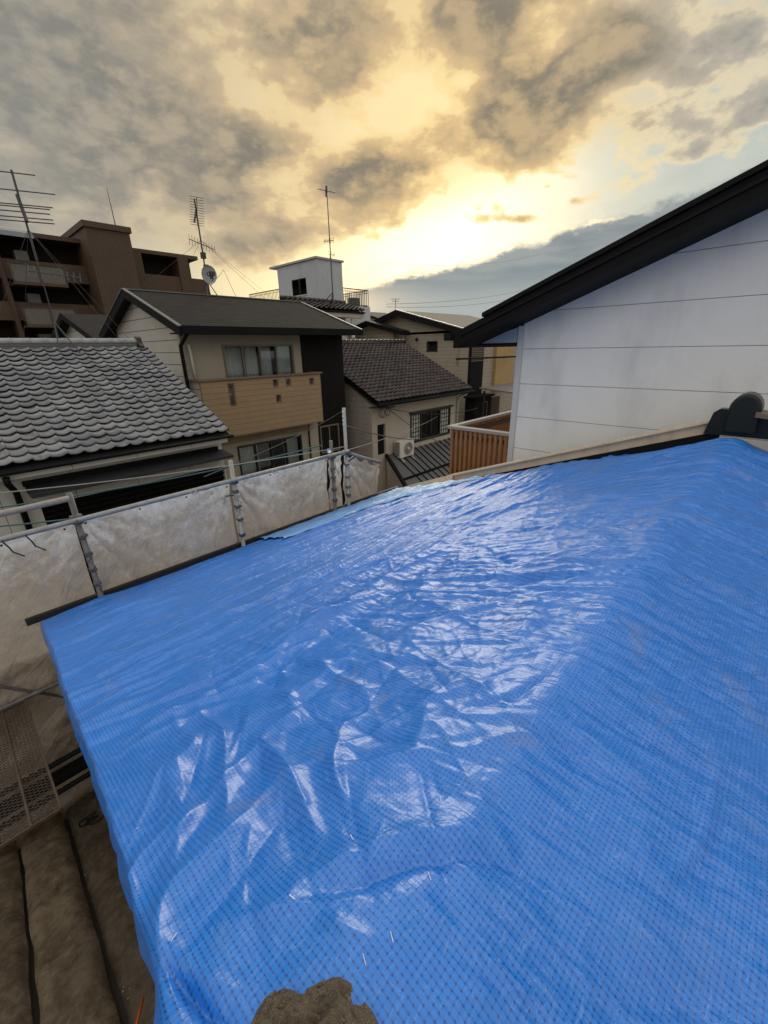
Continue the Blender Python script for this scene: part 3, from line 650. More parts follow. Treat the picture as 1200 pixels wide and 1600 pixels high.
# elongated at right angles to the viewing direction
MX = cxm + DX * .75 + DY * .0; MY = cym + DY * 1.0
hgt = .078 * np.cos(ph * np.pi / 2) ** .75
q = fbm(MX * 24, MY * 24, 4) * .030 + ridg(MX * 60, MY * 60, 3) * .005 + fbm(MX * 160 + hgt * 90, MY * 160 - hgt * 60, 3) * .0065
MXx = MX; MZ = -.905 + hgt + q * (1 - .3 * ph) + .016 * np.exp(-(((MX - .105) / .028) ** 2 + ((MY - .225) / .03) ** 2)) - .012 * np.exp(-(((MX - .105) / .02) ** 2 + ((MY - .17) / .012) ** 2))
def mud_extra(t, b, p, c):
    f = t.noise(t.vm('MULTIPLY', p, (1, 1, 1)), 210, 6, .75, 2.5); f2 = t.noise(p, 40, 6, .7)
    cc = t.mix(t.ss(f, .36, .66), (.10, .072, .045), (.46, .36, .24)); cc = t.mix(t.ss(f2, .4, .65, 0, .6), cc, (.24, .18, .11))
    t.put(b.inputs['Base Color'], cc); t.put(b.inputs['Normal'], t.bump(t.m('ADD', f, f2), 1.0, .012))
mud = grid_mesh('mud_lump', MXx, MY, MZ, mat('straw_mud', (.2, .15, .1), .95, extra=mud_extra))
tag(mud, 'rough brown lump of straw and mud on the tarp, cut by the bottom edge', 'mud lump')

# ================================================================== SCAFFOLD with sheeting
YS = 4.44
PX = [(.62, -1.14, 'second'), (2.15, -1.15, ''), (3.63, -1.17, ''), (3.90, -.76, '')]
def clamp(mb, x, y, z, s=.045):
    mb.box(x - s, x + s, y - s * .7, y + s * .9, z - .035, z + .035); mb.tube([(x + s, y - .03, z), (x + s + .045, y - .035, z)], .009, 6); mb.tube([(x - s * .3, y - .09, z + .012), (x - s * .3, y - .02, z + .012)], .008, 6)
def post(x, zt, lab, dark=False, n=5):
    p = thing('scaffold_post', (x, YS, -EYE), lab, 'scaffold post', 'scaffold posts along the sheeting')
    b = MB(); b.tube([(x, YS, -EYE), (x, YS, zt)], .0243, 14); b.build('pole', M_steel_dark if dark else M_steel, p, True)
    b = MB(); clamp(b, x, YS, -1.39); b.build('clamp', M_steel_dark, p)
    for k in range(n):
        b = MB(); zz = -1.55 - k * .17 + random.uniform(-.03, .03); b.box(x - .027, x + .027, YS - .028, YS + .028, zz - .010, zz + .010 + .03 * random.random())
        b.box(x + .026, x + .034 + .012 * random.random(), YS - .02, YS + .01, zz - .006, zz + .012); b.build('clip', M_steel_dark, p)
    for k in range(6):
        b = MB()
        zz = -1.42 - k * .16 + random.uniform(-.03, .03); a0 = random.uniform(0, 6)
        pts = [(x + .033 * math.cos(a0 + a), YS - .008 + .036 * math.sin(a0 + a), zz + .02 * math.sin(a * 1.3 + k)) for a in np.linspace(0, 7, 14)]
        pts += [(x + random.uniform(-.05, .05), YS - .05, zz - random.uniform(.02, .09))]
        b.tube(pts, .0028, 5); b.build('cord_tie', M_cord, p)
    return p
post(.62, -1.14, 'grimy scaffold post at left, where the upper short rail ends', True, 6)
post(2.15, -1.15, 'scaffold post between the two wide sheets, left of the tan balcony', False, 6)
post(3.63, -1.17, 'short dark scaffold post beside the tall one', True, 6)
post(3.90, -.76, 'tallest scaffold post, carrying insulators, at the corner of the sheeting', False, 6)
def rail(name, pts, r, m, lab, cat='scaffold rail', group='scaffold rails'):
    b = MB(); b.tube(pts, r, 12); return tag(b.build(name, m, None, True), lab, cat, group)
rail('scaffold_rail', [(-2.4, 4.39, -1.40), (.62, 4.39, -1.385), (2.15, 4.39, -1.37), (3.90, 4.39, -1.36)], .0243, M_steel, 'long steel rail holding the top of the dirty sheets')
rail('scaffold_rail', [(-2.4, 4.36, -1.205), (.60, 4.36, -1.165)], .026, mat('wood_rail', (.34, .29, .24), .7, var=.2, vscale=20), 'short brownish upper rail at the far left above the sheets')
rail('scaffold_rail', [(3.90, 4.48, -1.37), (4.32, 4.54, -1.56), (4.78, 4.62, -1.74)], .0243, M_steel, 'short sloping rail over the small white end sheet')
rail('scaffold_rail', [(3.92, 4.50, -1.56), (4.22, 4.545, -1.50)], .015, M_steel_dark, 'thin short brace under the sloping end rail', group='scaffold rails')
rail('scaffold_rail', [(-2.5, 4.50, -2.955), (1.2, 4.50, -2.955), (5.0, 4.5, -2.955)], .022, M_steel_dark, 'lower horizontal tube behind the mesh plank')
b = MB(); b.tube([(-1.9, 4.54, -2.30), (-.285, 4.56, -2.78), (.17, 4.56, -3.19), (1.0, 4.56, -3.9)], .015, 8)
b = MB(); b.tube([(-2.0, 4.55, -2.0), (-.28, 4.55, -2.765), (.17, 4.55, -3.25), (.6, 4.55, -3.6)], .014, 8)
tag(b.build('scaffold_brace', M_steel_dark, None, True), 'thin dark diagonal brace crossing the lower tube by the brown sheet', 'scaffold brace')
rail('scaffold_rail', [(-2.5, 4.35, -3.70), (3.0, 4.35, -3.70)], .026, M_black, 'black upper tube across the foot of the brown sheeting')
rail('scaffold_rail', [(-2.5, 4.25, -3.95), (3.0, 4.25, -3.95)], .026, M_black, 'black lower tube across the foot of the brown sheeting')
b = MB(); b.box(-2.5, 3.0, 4.28, 4.42, -3.90, -3.84); tag(b.build('scaffold_board', M_black), 'dark narrow board between the two black tubes', 'board')

def sheet(x0, x1, zt, zb, m, lab, y0=4.50, y1=4.50, corner=.03, sagtop=.035, nx=110, nz=90, seed=0, z_t2=None, group='sheets tied to the scaffold', amp=1.0, eyelets=True):
    u = np.linspace(0, 1, nx)[:, None]; v = np.linspace(0, 1, nz)[None, :]
    W = abs(x1 - x0); Hh = zt - zb; X = x0 + (x1 - x0) * u + 0 * v
    top = zt + ((z_t2 if z_t2 is not None else zt) - zt) * u - sagtop * np.sin(u * np.pi * 3) ** 2
    Zz = top + (zb - top) * v
    Yb = y0 + (y1 - y0) * u
    dispv = .050 * fbm(X * 1.6 + seed, Zz * 1.6, 4) * sst(v, 0, .15) + .040 * ridg(X * 1.1 + .9 * Zz + seed, Zz * 2.2 - X * .8, 2) * sst(v, .02, .2)
    for side in (0, 1):     # folds fanning out of the tied top corners
        dxr = (u * W if side == 0 else (1 - u) * W); dzr = v * Hh + .04; a = np.arctan2(dxr, dzr); rad = np.hypot(dxr, dzr)
        dispv = dispv + .065 * np.abs(np.sin(a * 7.5 + seed + 2 * fbm(a * 2, rad, 2))) ** .7 * np.exp(-rad / .8) * sst(rad, .02, .3)
    dispv = dispv + .030 * sst(v, 0, .4) * np.sin(np.pi * u) + .012 * ridg(X * 1.3 + seed, Zz * 4.0, 2) * sst(v, .2, .6)
    th_ = MB(); Xn = X - .0 * v
    ob = grid_mesh('protective_sheet', Xn, Yb + amp * dispv, Zz, m)
    tag(ob, lab, 'sheet', group)
    if eyelets:
        n = max(2, int(W / .45))
        for i in range(n + 1):
            q = .03 + .94 * i / n; xx = x0 + (x1 - x0) * q; zz = zt + ((z_t2 if z_t2 is not None else zt) - zt) * q - .05; yq = y0 + (y1 - y0) * q
            e = MB(); e.tube([(xx, yq - .012, zz), (xx, yq - .004, zz)], .009, 10); k = e.build('eyelet', M_frame_dark, None); k.parent = ob
    return ob
sheet(-2.2, .60, -1.42, -4.75, M_sheet, 'dirty white sheet at the far left, browner towards its foot', seed=1, nz=140)
sheet(.64, 2.13, -1.41, -4.3, M_sheet, 'wide stained sheet between the left post and the middle post', seed=4)
sheet(2.17, 3.61, -1.40, -4.3, M_sheet, 'wide stained sheet between the middle post and the short dark post', seed=7)
sheet(3.65, 3.88, -1.40, -4.3, M_sheet, 'narrow strip of sheet between the two close posts', seed=9, nx=40, eyelets=False)
sheet(3.93, 4.79, -1.40, -4.3, M_sheet, 'small whiter end sheet with torn top right of the tall post', y0=4.51, y1=4.63, seed=12, z_t2=-1.78, sagtop=.06)
sheet(-2.4, 1.2, -2.60, -4.9, M_sheet_low, 'brown dusty sheet hanging below the tarp edge behind the tubes', y0=4.60, y1=4.60, seed=15, eyelets=False, group='sheets tied to the scaffold')
# white ties on the long rail and dangling cords
for (x, z, lab) in [(1.62, -1.39, 'white string tied round the rail above the left wide sheet'), (2.62, -1.38, 'white string tied round the rail above the middle wide sheet'), (3.72, -1.36, 'white string tied round the rail between the close posts')]:
    b = MB(); pts = [(x + .004 * k, 4.39 - .030 * math.cos(a), z + .030 * math.sin(a)) for k, a in enumerate(np.linspace(0, 11, 26))] + [(x + .09, 4.355, z - .03), (x + .06, 4.36, z - .12)]
    b.tube(pts, .005, 6); tag(b.build('string_tie', M_rope), lab, 'string', 'strings tied round the rail')
for (x, lab) in [(.10, 'dark cord end dangling from the rail, the left of two'), (.25, 'dark cord end dangling from the rail, the right of two')]:
    b = MB(); b.tube([(x, 4.40, -1.365), (x - .01, 4.355, -1.40), (x + .015, 4.36, -1.46), (x + .03, 4.43, -1.53), (x + .09, 4.45, -1.60)], .006, 6)
    tag(b.build('cord_end', M_cord), lab, 'cord', 'dark cord ends on the left sheet')

# expanded-metal plank
pk = thing('mesh_plank', (-.4, 3.8, -3.0), 'rusty expanded metal scaffold plank under the rail at lower left', 'scaffold plank')
x0, x1, y0, y1, z = -.66, -.165, 3.03, 4.46, -2.955
b = MB(); dmd = .030
def clip(ax, ay, bx, by):
    t0, t1 = 0., 1.; ddx, ddy = bx - ax, by - ay
    for p_, q_ in ((-ddx, ax - x0), (ddx, x1 - ax), (-ddy, ay - y0), (ddy, y1 - ay)):
        if abs(p_) < 1e-9:
            if q_ < 0: return None
        else:
            r0 = q_ / p_
            if p_ < 0: t0 = max(t0, r0)
            else: t1 = min(t1, r0)
    return (ax + t0 * ddx, ay + t0 * ddy, ax + t1 * ddx, ay + t1 * ddy) if t1 > t0 + .002 else None
for s_ in (1, -1):
    k = -1.6
    while k < 3.0:
        c = clip(x0 - .01, y0 + k - (.0 if s_ > 0 else 0), x1 + .01, y0 + k + s_ * (x1 - x0 + .02) * .62)
        if c: b.bar((c[0], c[1], z), (c[2], c[3], z), .0035, .004)
        k += dmd
b.build('mesh_panel', mat('rusty_mesh', (.11, .08, .055), .7, metal=.3, var=.4, vscale=30), pk)
for xx in (x0, x0 + .165, x0 + .33, x1):
    b = MB(); b.box(xx - .007, xx + .007, y0, y1, z - .02, z + .008); b.build('edge_rail', MATS['rusty_mesh'], pk)
for yy_ in (y0, y1):
    b = MB(); b.box(x0, x1, yy_ - .006, yy_ + .006, z - .018, z + .006); b.build('end_bar', MATS['rusty_mesh'], pk)

# lean-to roof below, covered with strips of dusty sheet
lt = thing('lean_to', (-1, 2.2, -EYE), 'low lean-to wall and roof under the brown sheet strips', 'lean-to')
b = MB(); b.prism([(-3.0, .2, -EYE), (-3.0, 4.5, -EYE), (-3.0, 4.5, -4.56), (-3.0, .2, -3.13)], (3.1, 0, 0)); b.build('wall', M_ground, lt)
SE = [-2.05, -1.60, -1.10, -.60, -.235, .14]
labs = ['outermost brown sheet strip on the lean-to, mostly outside the left edge', 'brown dusty sheet strip farthest left at the bottom corner', 'brown dusty sheet strip left of the left black seam', 'brown wrinkled sheet strip between the two black seams', 'darkest debris strewn sheet strip beside the blue tarp, with a black scribble']
for i in range(5):
    a, c = SE[i], SE[i + 1]; nx, ny = 40, 160
    u = np.linspace(0, 1, nx)[:, None]; v = np.linspace(0, 1, ny)[None, :]
    g0 = .012; YY = .35 + 4.15 * v + 0 * u
    wob = .016 * fbm(YY * 1.7 + i * 5, YY * 0, 2); XX = a + g0 + (c - a - 2 * g0) * u + wob * 1.0
    prof_ = .055 * (1 - np.abs(2 * u - 1) ** 5) - .055 - (.06 if i == 4 else 0)
    ZZ = -2.90 - .331 * YY + prof_ + .026 * ridg(XX * 2.0 + YY * .9 + i, YY * 2.2 - XX * 1.6, 3) + .004 * fbm(XX * 14, YY * 14, 3)
    ob = grid_mesh('sheet_strip', XX, YY, ZZ, M_sheet_roof if i < 4 else sheet_mat('dark_debris_sheet', (.24, .19, .13), (.11, .085, .058), 3.0, .9, 0.0, .012))
    tag(ob, labs[i], 'sheet strip', 'brown sheet strips on the lean-to')
# scribbled mark
def on_lt(x, y): return (x, y, -2.90 - .331 * y - .035)
b = MB(); cxk, cyk = -.02, 4.05
pts = [on_lt(cxk - .10 + .035 * math.cos(a), cyk + .055 * math.sin(a)) for a in np.linspace(.9, 5.6, 14)]; b.tube(pts, .006, 5)
pts = [on_lt(cxk - .03 + .045 * math.sin(a), cyk + .055 * math.sin(a / 2 + .2) + .0) for a in np.linspace(0, 12.56, 30)]; b.tube(pts, .006, 5)
b.tube([on_lt(cxk - .08, cyk - .06), on_lt(cxk - .05, cyk - .11), on_lt(cxk, cyk - .13), on_lt(cxk + .05, cyk - .10)], .006, 5)
tag(b.build('scribbled_mark', M_black), 'small black looping scribble on the darkest brown sheet strip', 'marking')
b = MB(); b.tube([(-.235, 1.72, -3.44), (-.12, 1.92, -3.52)], .008, 8); tag(b.build('orange_stick', M_orange, None, True), 'thin orange stick lying beside the tarp at the bottom edge', 'stick')
# crumbs of plaster
rng = random.Random(5); b = MB()
for k in range(90):
    x = rng.uniform(-.22, .0); y = rng.uniform(1.2, 3.9); s = rng.uniform(.002, .008); z = -2.90 - .331 * y - .062
    vs = [Vector((x, y, z)) + Vector((rng.uniform(-1, 1), rng.uniform(-1, 1), rng.uniform(.1, 1))) * s for _ in range(6)]
    b.add(vs, [(0, 1, 2), (0, 2, 3), (0, 3, 4), (3, 4, 5), (1, 2, 5), (2, 3, 5), (0, 1, 4), (1, 4, 5)])
ob = b.build('plaster_crumbs', mat('crumb', (.40, .34, .26), .9)); ob['kind'] = 'stuff'; ob['label'] = 'pale crumbs of plaster scattered on the dark sheet strip'; ob['category'] = 'debris'
# ================================================================== WHITE HOUSE (right)
wh = thing('white_house', (9, 0, -EYE), 'white panelled house with thick black sloping eave right beside the tarp', 'house')
def wtop(y): return 1.336 - .376 * (y - .55) - .19
b = MB(); b.prism([(5.9, -7.0, -EYE), (5.9, 2.88, -EYE), (5.9, 2.88, wtop(2.88)), (5.9, -3.2, wtop(-3.2)), (5.9, -7.0, wtop(-3.2) - 1.43)], (6.4, 0, 0)); b.build('wall', M_white_siding, wh)
b = MB(); b.box(5.87, 6.0, 2.86, 2.94, -EYE, wtop(2.94)); b.build('corner_trim', M_trim_white, wh)
def rt(y): return .18 + .376 * (3.66 - y)
b = MB()
b.prism([(5.35, 3.66, rt(3.66)), (5.35, -3.2, rt(-3.2)), (5.35, -3.2, rt(-3.2) - .20), (5.35, 3.66, rt(3.66) - .20)], (7.4, 0, 0))
b.prism([(5.35, -3.2, rt(-3.2)), (5.35, -7.4, rt(-3.2) - 1.58), (5.35, -7.4, rt(-3.2) - 1.78), (5.35, -3.2, rt(-3.2) - .20)], (7.4, 0, 0)); b.build('roof', M_blackroof, wh)
b = MB(); b.prism([(5.31, 3.20, rt(3.20) + .005), (5.31, -3.2, rt(-3.2) + .005), (5.31, -3.2, rt(-3.2) + .055), (5.31, 3.20, rt(3.20) + .055)], (7.4, 0, 0)); b.build('roof_covering', M_blackroof, wh)
b = MB(); b.prism([(5.325, 3.55, rt(3.55) - .06), (5.325, -3.2, rt(-3.2) - .06), (5.325, -3.2, rt(-3.2) - .09), (5.325, 3.55, rt(3.55) - .09)], (.025, 0, 0)); b.build('verge_trim', M_black, wh)
b = MB(); b.box(5.30, 12.7, 3.67, 3.79, rt(3.66) - .10, rt(3.66) + .0); b.build('gutter', M_black, wh)
b = MB(); b.prism([(5.87, 2.95, .035), (5.87, 3.64, .035), (5.87, 2.95, wtop(2.95) - .01)], (6.4, 0, 0)); b.build('soffit_box', mat('bluish_soffit', (.34, .39, .46), .5, var=.05), wh)
b = MB(); b.box(5.86, 12.2, 2.945, 3.66, .015, .032); b.build('soffit_edge', M_black, wh)
# slatted balcony on the corner
sb = thing('slatted_balcony', (7, 3.5, -2.6), 'orange wood slatted balcony with white cap rail at the white house corner', 'balcony')
y0, y1, x0, x1 = 2.97, 4.05, 5.94, 8.25
n = 12
for i in range(n):
    y = y0 + .05 + (y1 - y0 - .08) * i / (n - 1)
    b = MB(); b.box(x0, x0 + .045, y - .024, y + .024, -2.55, -1.30); b.build('slat', M_slat, sb)
n = 22
for i in range(n):
    x = x0 + .10 + (x1 - x0 - .12) * i / (n - 1)
    b = MB(); b.box(x - .028, x + .028, y1, y1 + .04, -2.55, -1.30); b.build('slat', M_slat, sb)
b = MB(); b.box(x0 + .05, x0 + .08, y0, y1, -2.55, -2.0); b.box(x0 + .05, x0 + .08, y0, y1, -1.45, -1.37); b.box(x0 + .05, x1, y1 - .03, y1 - .005, -2.4, -2.32); b.box(x0 + .05, x1, y1 - .03, y1 - .005, -1.45, -1.37); b.build('slat_backing', mat('dark_slat', (.08, .035, .015), .7), sb)
b = MB(); b.box(x0 - .02, x0 + .10, y0, y1 + .06, -1.295, -1.25); b.build('cap_rail', mat('grey_cap', (.32, .29, .26), .7), sb)
b = MB(); b.box(x0 + .10, x1, y1 - .04, y1 + .06, -1.295, -1.25); b.build('cap_rail', mat('pale_cap', (.42, .40, .37), .8, spec=.2), sb)
b = MB(); b.box(x0, x1, y0, y1, -2.66, -2.56); b.build('floor', M_capbrown, sb)

# ================================================================== SILVER TILED HOUSE (left)
kh = thing('tiled_house', (.8, 11, -EYE), 'house at left under a silver grey wavy tile roof', 'house')
b = MB(); holes = [(.72, 3.70, -4.2, -2.14)]
cells(b, 7.95, -2.5, 3.72, -EYE, -1.42, .12, holes); b.box(3.60, 3.72, 8.07, 14.2, -EYE, -1.42); b.box(-2.5, -2.38, 8.07, 14.2, -EYE, -1.42)
b.prism([(3.60, 8.07, -1.42), (3.60, 14.2, -1.42), (3.60, 11.1, -.08)], (.12, 0, 0)); b.build('wall', M_offwhite, kh)
b = MB(); zz = -4.2
while zz < -2.16: b.prism([(.72, 8.02, zz), (.72, 8.05, zz + .012), (.72, 7.975, zz + .065), (.72, 7.965, zz + .055)], (2.97, 0, 0)); zz += .085
b.box(.72, 3.70, 8.055, 8.066, -4.2, -2.14); b.build('louvre_shutter', mat('black_louvre', (.010, .009, .008), .6, spec=.2), kh)
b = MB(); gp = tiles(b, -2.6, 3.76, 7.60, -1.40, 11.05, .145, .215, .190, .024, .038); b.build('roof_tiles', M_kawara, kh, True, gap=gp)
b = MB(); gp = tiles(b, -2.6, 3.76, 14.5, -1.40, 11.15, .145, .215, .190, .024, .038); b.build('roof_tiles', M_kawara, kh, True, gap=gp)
b = MB(); b.prism([(-2.6, 7.55, -1.47), (-2.6, 11.1, .115), (-2.6, 14.55, -1.47), (-2.6, 14.5, -1.51), (-2.6, 11.1, .05), (-2.6, 7.6, -1.49)], (6.33, 0, 0)); b.build('roof_deck', M_black, kh)
b = MB(); b.box(-2.6, 3.58, 11.02, 11.18, .10, .235)
b.build('ridge_base', mat('grey_ridge', (.13, .125, .12), .6, lines=[(2, .045, 0)], linew=.006), kh)
b = MB(); k = -2.6
while k < 3.55:
    b.tube([(k, 11.1, .245), (k + .275, 11.1, .245)], .075, 14); b.tube([(k + .262, 11.1, .245), (k + .285, 11.1, .245)], .080, 14); k += .285
b.build('ridge_tile', M_ridge_pale, kh, True)
b = MB(); b.prism([(3.60, 10.90, .02), (3.60, 11.30, .02), (3.60, 11.28, .16), (3.60, 11.20, .22), (3.60, 11.17, .33), (3.60, 11.10, .36), (3.60, 11.03, .33), (3.60, 11.0, .22), (3.60, 10.92, .16)], (.10, 0, 0)); b.build('ridge_end_tile', M_kawara_dark, kh)
b = MB(); b.tube([(-2.6, 7.56, -1.50), (3.80, 7.56, -1.50)], .030, 12); b.build('gutter', M_black, kh, True)
b = MB(); b.tube([(.43, 7.60, -1.56), (.43, 7.62, -1.66), (.50, 7.86, -1.85), (.50, 7.86, -EYE)], .042, 12); b.build('downpipe', M_black, kh, True)
b = MB(); b.prism([(.62, 7.96, -1.80), (.62, 7.5, -1.85), (.62, 7.5, -1.90), (.62, 7.96, -1.90)], (3.10, 0, 0)); b.build('canopy', mat('canopy_metal', (.035, .035, .036), .6, spec=.2), kh)
b = MB(); b.box(.60, 3.62, 7.90, 7.96, -1.80, -1.725); b.build('canopy_recess_shade', M_black, kh)  # dark box put in as the shadowed recess above the canopy
b = MB(); b.box(-2.4, 3.72, 7.66, 7.94, -1.62, -1.50); b.build('fascia', M_offwhite, kh)

# ================================================================== TAN BALCONY HOUSE
bh = thing('balcony_house', (7.5, 14, -EYE), 'cream house with brown shingle gable roof and tan panelled balcony', 'house')
rb = lambda y: .60 + .335 * (y - 10.8) if y < 13.85 else .60 + .335 * (16.9 - y)
b = MB(); cells(b, 11.5, 4.75, 8.45, -EYE, .62, .15, [(5.84, 8.15, -.95, .17), (5.84, 8.15, -4.7, -2.62)]); b.build('wall', M_cream, bh)
b = MB(); b.prism([(4.75, 11.65, -EYE), (4.75, 16.2, -EYE), (4.75, 16.2, rb(16.2) - .12), (4.75, 13.85, rb(13.85) - .12), (4.75, 11.65, rb(11.65) - .12)], (.15, 0, 0)); b.build('gable_wall', M_cream_side, bh)
b = MB(); b.box(8.451, 10.15, 11.45, 16.2, -EYE, .58); b.build('dark_wall', M_darkbrown, bh)
b = MB(); b.box(4.90, 8.45, 16.05, 16.2, -EYE, .6); b.build('wall', M_cream, bh)
window(bh, 5.84, 8.15, 11.5, -.95, .17, 4, M_frame, [(5.9, 6.52), (6.58, 6.95), (7.08, 7.45), (7.58, 8.10)])
window(bh, 5.84, 8.15, 11.5, -4.7, -2.62, 4, M_frame_dark, [(5.92, 6.6), (7.55, 8.08)])
b = MB()
b.prism([(4.5, 10.72, rb(10.72)), (4.5, 13.85, rb(13.85)), (4.5, 13.85, rb(13.85) - .11), (4.5, 10.72, rb(10.72) - .11)], (5.85, 0, 0))
b.prism([(4.5, 13.85, rb(13.85)), (4.5, 16.95, rb(16.95)), (4.5, 16.95, rb(16.95) - .11), (4.5, 13.85, rb(13.85) - .11)], (5.85, 0, 0)); b.build('roof', M_shingle, bh)
b = MB()
for (ya, yb) in ((10.66, 13.85), (13.85, 17.0)):
    b.prism([(4.44, ya, rb(ya) - .20), (4.44, yb, rb(yb) - .20), (4.44, yb, rb(yb) + .012), (4.44, ya, rb(ya) + .012)], (.055, 0, 0))
b.box(4.5, 10.35, 10.62, 10.715, rb(10.72) - .17, rb(10.72) + .012); b.build('fascia', M_blackroof, bh)
b = MB()
for (ya, yb) in ((10.66, 13.85), (13.85, 17.0)): b.prism([(4.42, ya, rb(ya) + .014), (4.42, yb, rb(yb) + .014), (4.42, yb, rb(yb) + .035), (4.42, ya, rb(ya) + .035)], (.09, 0, 0))
b.prism([(10.30, 10.66, rb(10.66) + .014), (10.30, 13.85, rb(13.85) + .014), (10.30, 13.85, rb(13.85) + .035), (10.30, 10.66, rb(10.66) + .035)], (.07, 0, 0))
b.box(4.5, 10.35, 13.80, 13.90, rb(13.85) + .002, rb(13.85) + .03); b.build('edge_trim', mat('pale_trim', (.17, .16, .15), .4, metal=.4), bh)
b = MB(); b.box(4.52, 10.3, 10.73, 11.44, .42, .45); b.build('soffit', M_blackroof, bh)
b = MB(); b.tube([(4.62, 10.66, .50), (4.64, 10.75, .40), (4.70, 11.38, .16), (4.70, 11.40, 0), (4.70, 11.40, -EYE)], .045, 10); b.build('downpipe', M_black, bh, True)
b = MB(); b.tube([(4.93, 11.47, .18), (4.93, 11.42, .16), (4.95, 11.42, -.7)], .035, 10); b.build('wall_duct', mat('duct_cream', (.62, .56, .45), .5), bh, True)
# balcony
YB = 10.9; holes = [(5.55, 5.70, -1.36, -.80), (6.94, 7.08, -.96, -.79), (7.38, 7.52, -.96, -.79), (8.24, 8.38, -.99, -.82), (6.99, 7.13, -1.40, -1.22)]
b = MB(); cells(b, YB, 4.82, 8.66, -2.18, -.70, .10, holes); b.build('balcony_front', M_balcony, bh)
b = MB(); b.box(4.82, 4.92, YB + .10, 11.5, -2.18, -.70); b.build('balcony_side', M_cream_side, bh); b = MB(); b.box(8.56, 8.66, YB + .10, 11.45, -2.18, -.70); b.build('balcony_side', M_cream_side, bh)
b = MB(); b.box(4.92, 8.56, YB + .10, 11.5, -2.18, -2.05); b.build('balcony_floor', M_capbrown, bh)
b = MB(); b.box(4.76, 8.72, YB - .05, YB + .15, -.698, -.655); b.box(4.76, 4.93, YB + .15, 11.48, -.698, -.655); b.box(8.55, 8.72, YB + .15, 11.44, -.698, -.655); b.build('balcony_cap', M_capbrown, bh)
b = MB(); b.box(4.80, 8.68, YB - .015, YB - .003, -2.20, -2.165); b.build('drip_edge', M_capbrown, bh)
for (ha, hb, hc, hd) in holes:
    b = MB(); e = .018
    b.box(ha - e, hb + e, YB - .012, YB - .002, hd, hd + e); b.box(ha - e, hb + e, YB - .012, YB - .002, hc - e, hc); b.box(ha - e, ha, YB - .012, YB - .002, hc, hd); b.box(hb, hb + e, YB - .012, YB - .002, hc, hd)
    b.build('opening_trim', M_capbrown, bh)
b = MB(); b.box(5.55, 5.62, YB + .03, YB + .06, -1.09, -1.07); b.build('opening_bar', M_trim_white, bh)
b = MB(); b.box(8.46, 8.80, 11.40, 11.49, -EYE, -2.19); b.build('column', M_cream, bh)
b = MB(); b.box(4.92, 8.44, 11.44, 11.48, -2.5, -2.19); b.build('lintel', mat('lintel_tan', (.30, .21, .12), .8), bh)  # plain tan band above the lower window
# small window low on the dark wall
window(bh, 8.9, 9.75, 11.44, -3.4, -2.45, 2, M_frame, [(8.98, 9.3)])

# ================================================================== SMALL GABLE HOUSE behind
sg = thing('gable_house', (7, 21, -EYE), 'small white sided gable house behind the brown roof, left of it', 'house')
yc, hw, zt = 21.6, 3.75, 1.52; s_ = .28
gz = lambda y: zt - s_ * abs(y - yc)
b = MB(); b.prism([(4.9, yc - 3.3, -EYE), (4.9, yc + 3.3, -EYE), (4.9, yc + 3.3, gz(yc + 3.3) - .1), (4.9, yc, zt - .1), (4.9, yc - 3.3, gz(yc - 3.3) - .1)], (6, 0, 0)); b.build('wall', M_cream_side, sg)
b = MB()
for q in (-1, 1): b.prism([(4.55, yc, zt), (4.55, yc + q * hw, gz(yc + q * hw)), (4.55, yc + q * hw, gz(yc + q * hw) - .12), (4.55, yc, zt - .12)], (6.6, 0, 0))
b.build('roof', M_shingle, sg)
b = MB()
for q in (-1, 1): b.prism([(4.48, yc, zt + .02), (4.48, yc + q * (hw + .05), gz(yc + q * hw) + .02), (4.48, yc + q * (hw + .05), gz(yc + q * hw) - .20), (4.48, yc, zt - .20)], (.06, 0, 0))
b.box(4.5, 11.1, yc - hw - .12, yc - hw - .01, gz(yc - hw) - .15, gz(yc - hw)); b.build('fascia', M_blackroof, sg)
b = MB(); b.disc((4.86, 20.6, .62), (-1, 0, 0), .07, .05); b.build('vent_cap', M_trim_white, sg)

# ================================================================== DARK TILED HOUSE (centre)
dh = thing('dark_tiled_house', (13.5, 14, -EYE), 'beige house with dark wavy tile roof and wide dark window in the centre', 'house')
b = MB(); cells(b, 10.8, 10.8, 16.35, -EYE, -1.86, .14, [(12.98, 15.75, -3.66, -2.46), (11.08, 11.52, -3.80, -2.64)]); b.build('wall', M_palewall, dh)
b = MB(); b.prism([(10.8, 10.94, -EYE), (10.8, 17.6, -EYE), (10.8, 17.6, -1.86), (10.8, 14.25, -.02), (10.8, 10.94, -1.80)], (.14, 0, 0)); b.build('gable_wall', M_pinkish, dh); b = MB(); b.prism([(16.21, 10.94, -EYE), (16.21, 17.6, -EYE), (16.21, 17.6, -1.86), (16.21, 14.25, -.02), (16.21, 10.94, -1.80)], (.14, 0, 0)); b.build('gable_wall', M_pinkish, dh)
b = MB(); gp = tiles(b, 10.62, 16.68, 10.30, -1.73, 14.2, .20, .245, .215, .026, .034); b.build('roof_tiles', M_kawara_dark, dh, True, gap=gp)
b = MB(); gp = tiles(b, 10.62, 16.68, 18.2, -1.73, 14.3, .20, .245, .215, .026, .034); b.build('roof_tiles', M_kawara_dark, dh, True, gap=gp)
b = MB(); b.prism([(10.62, 10.26, -1.80), (10.62, 14.25, .17), (10.62, 18.24, -1.80), (10.62, 18.2, -1.90), (10.62, 14.25, .06), (10.62, 10.3, -1.90)], (6.06, 0, 0)); b.build('roof_deck', M_black, dh)
b = MB(); b.box(12.15, 16.68, 14.16, 14.34, .16, .29); k = 12.15
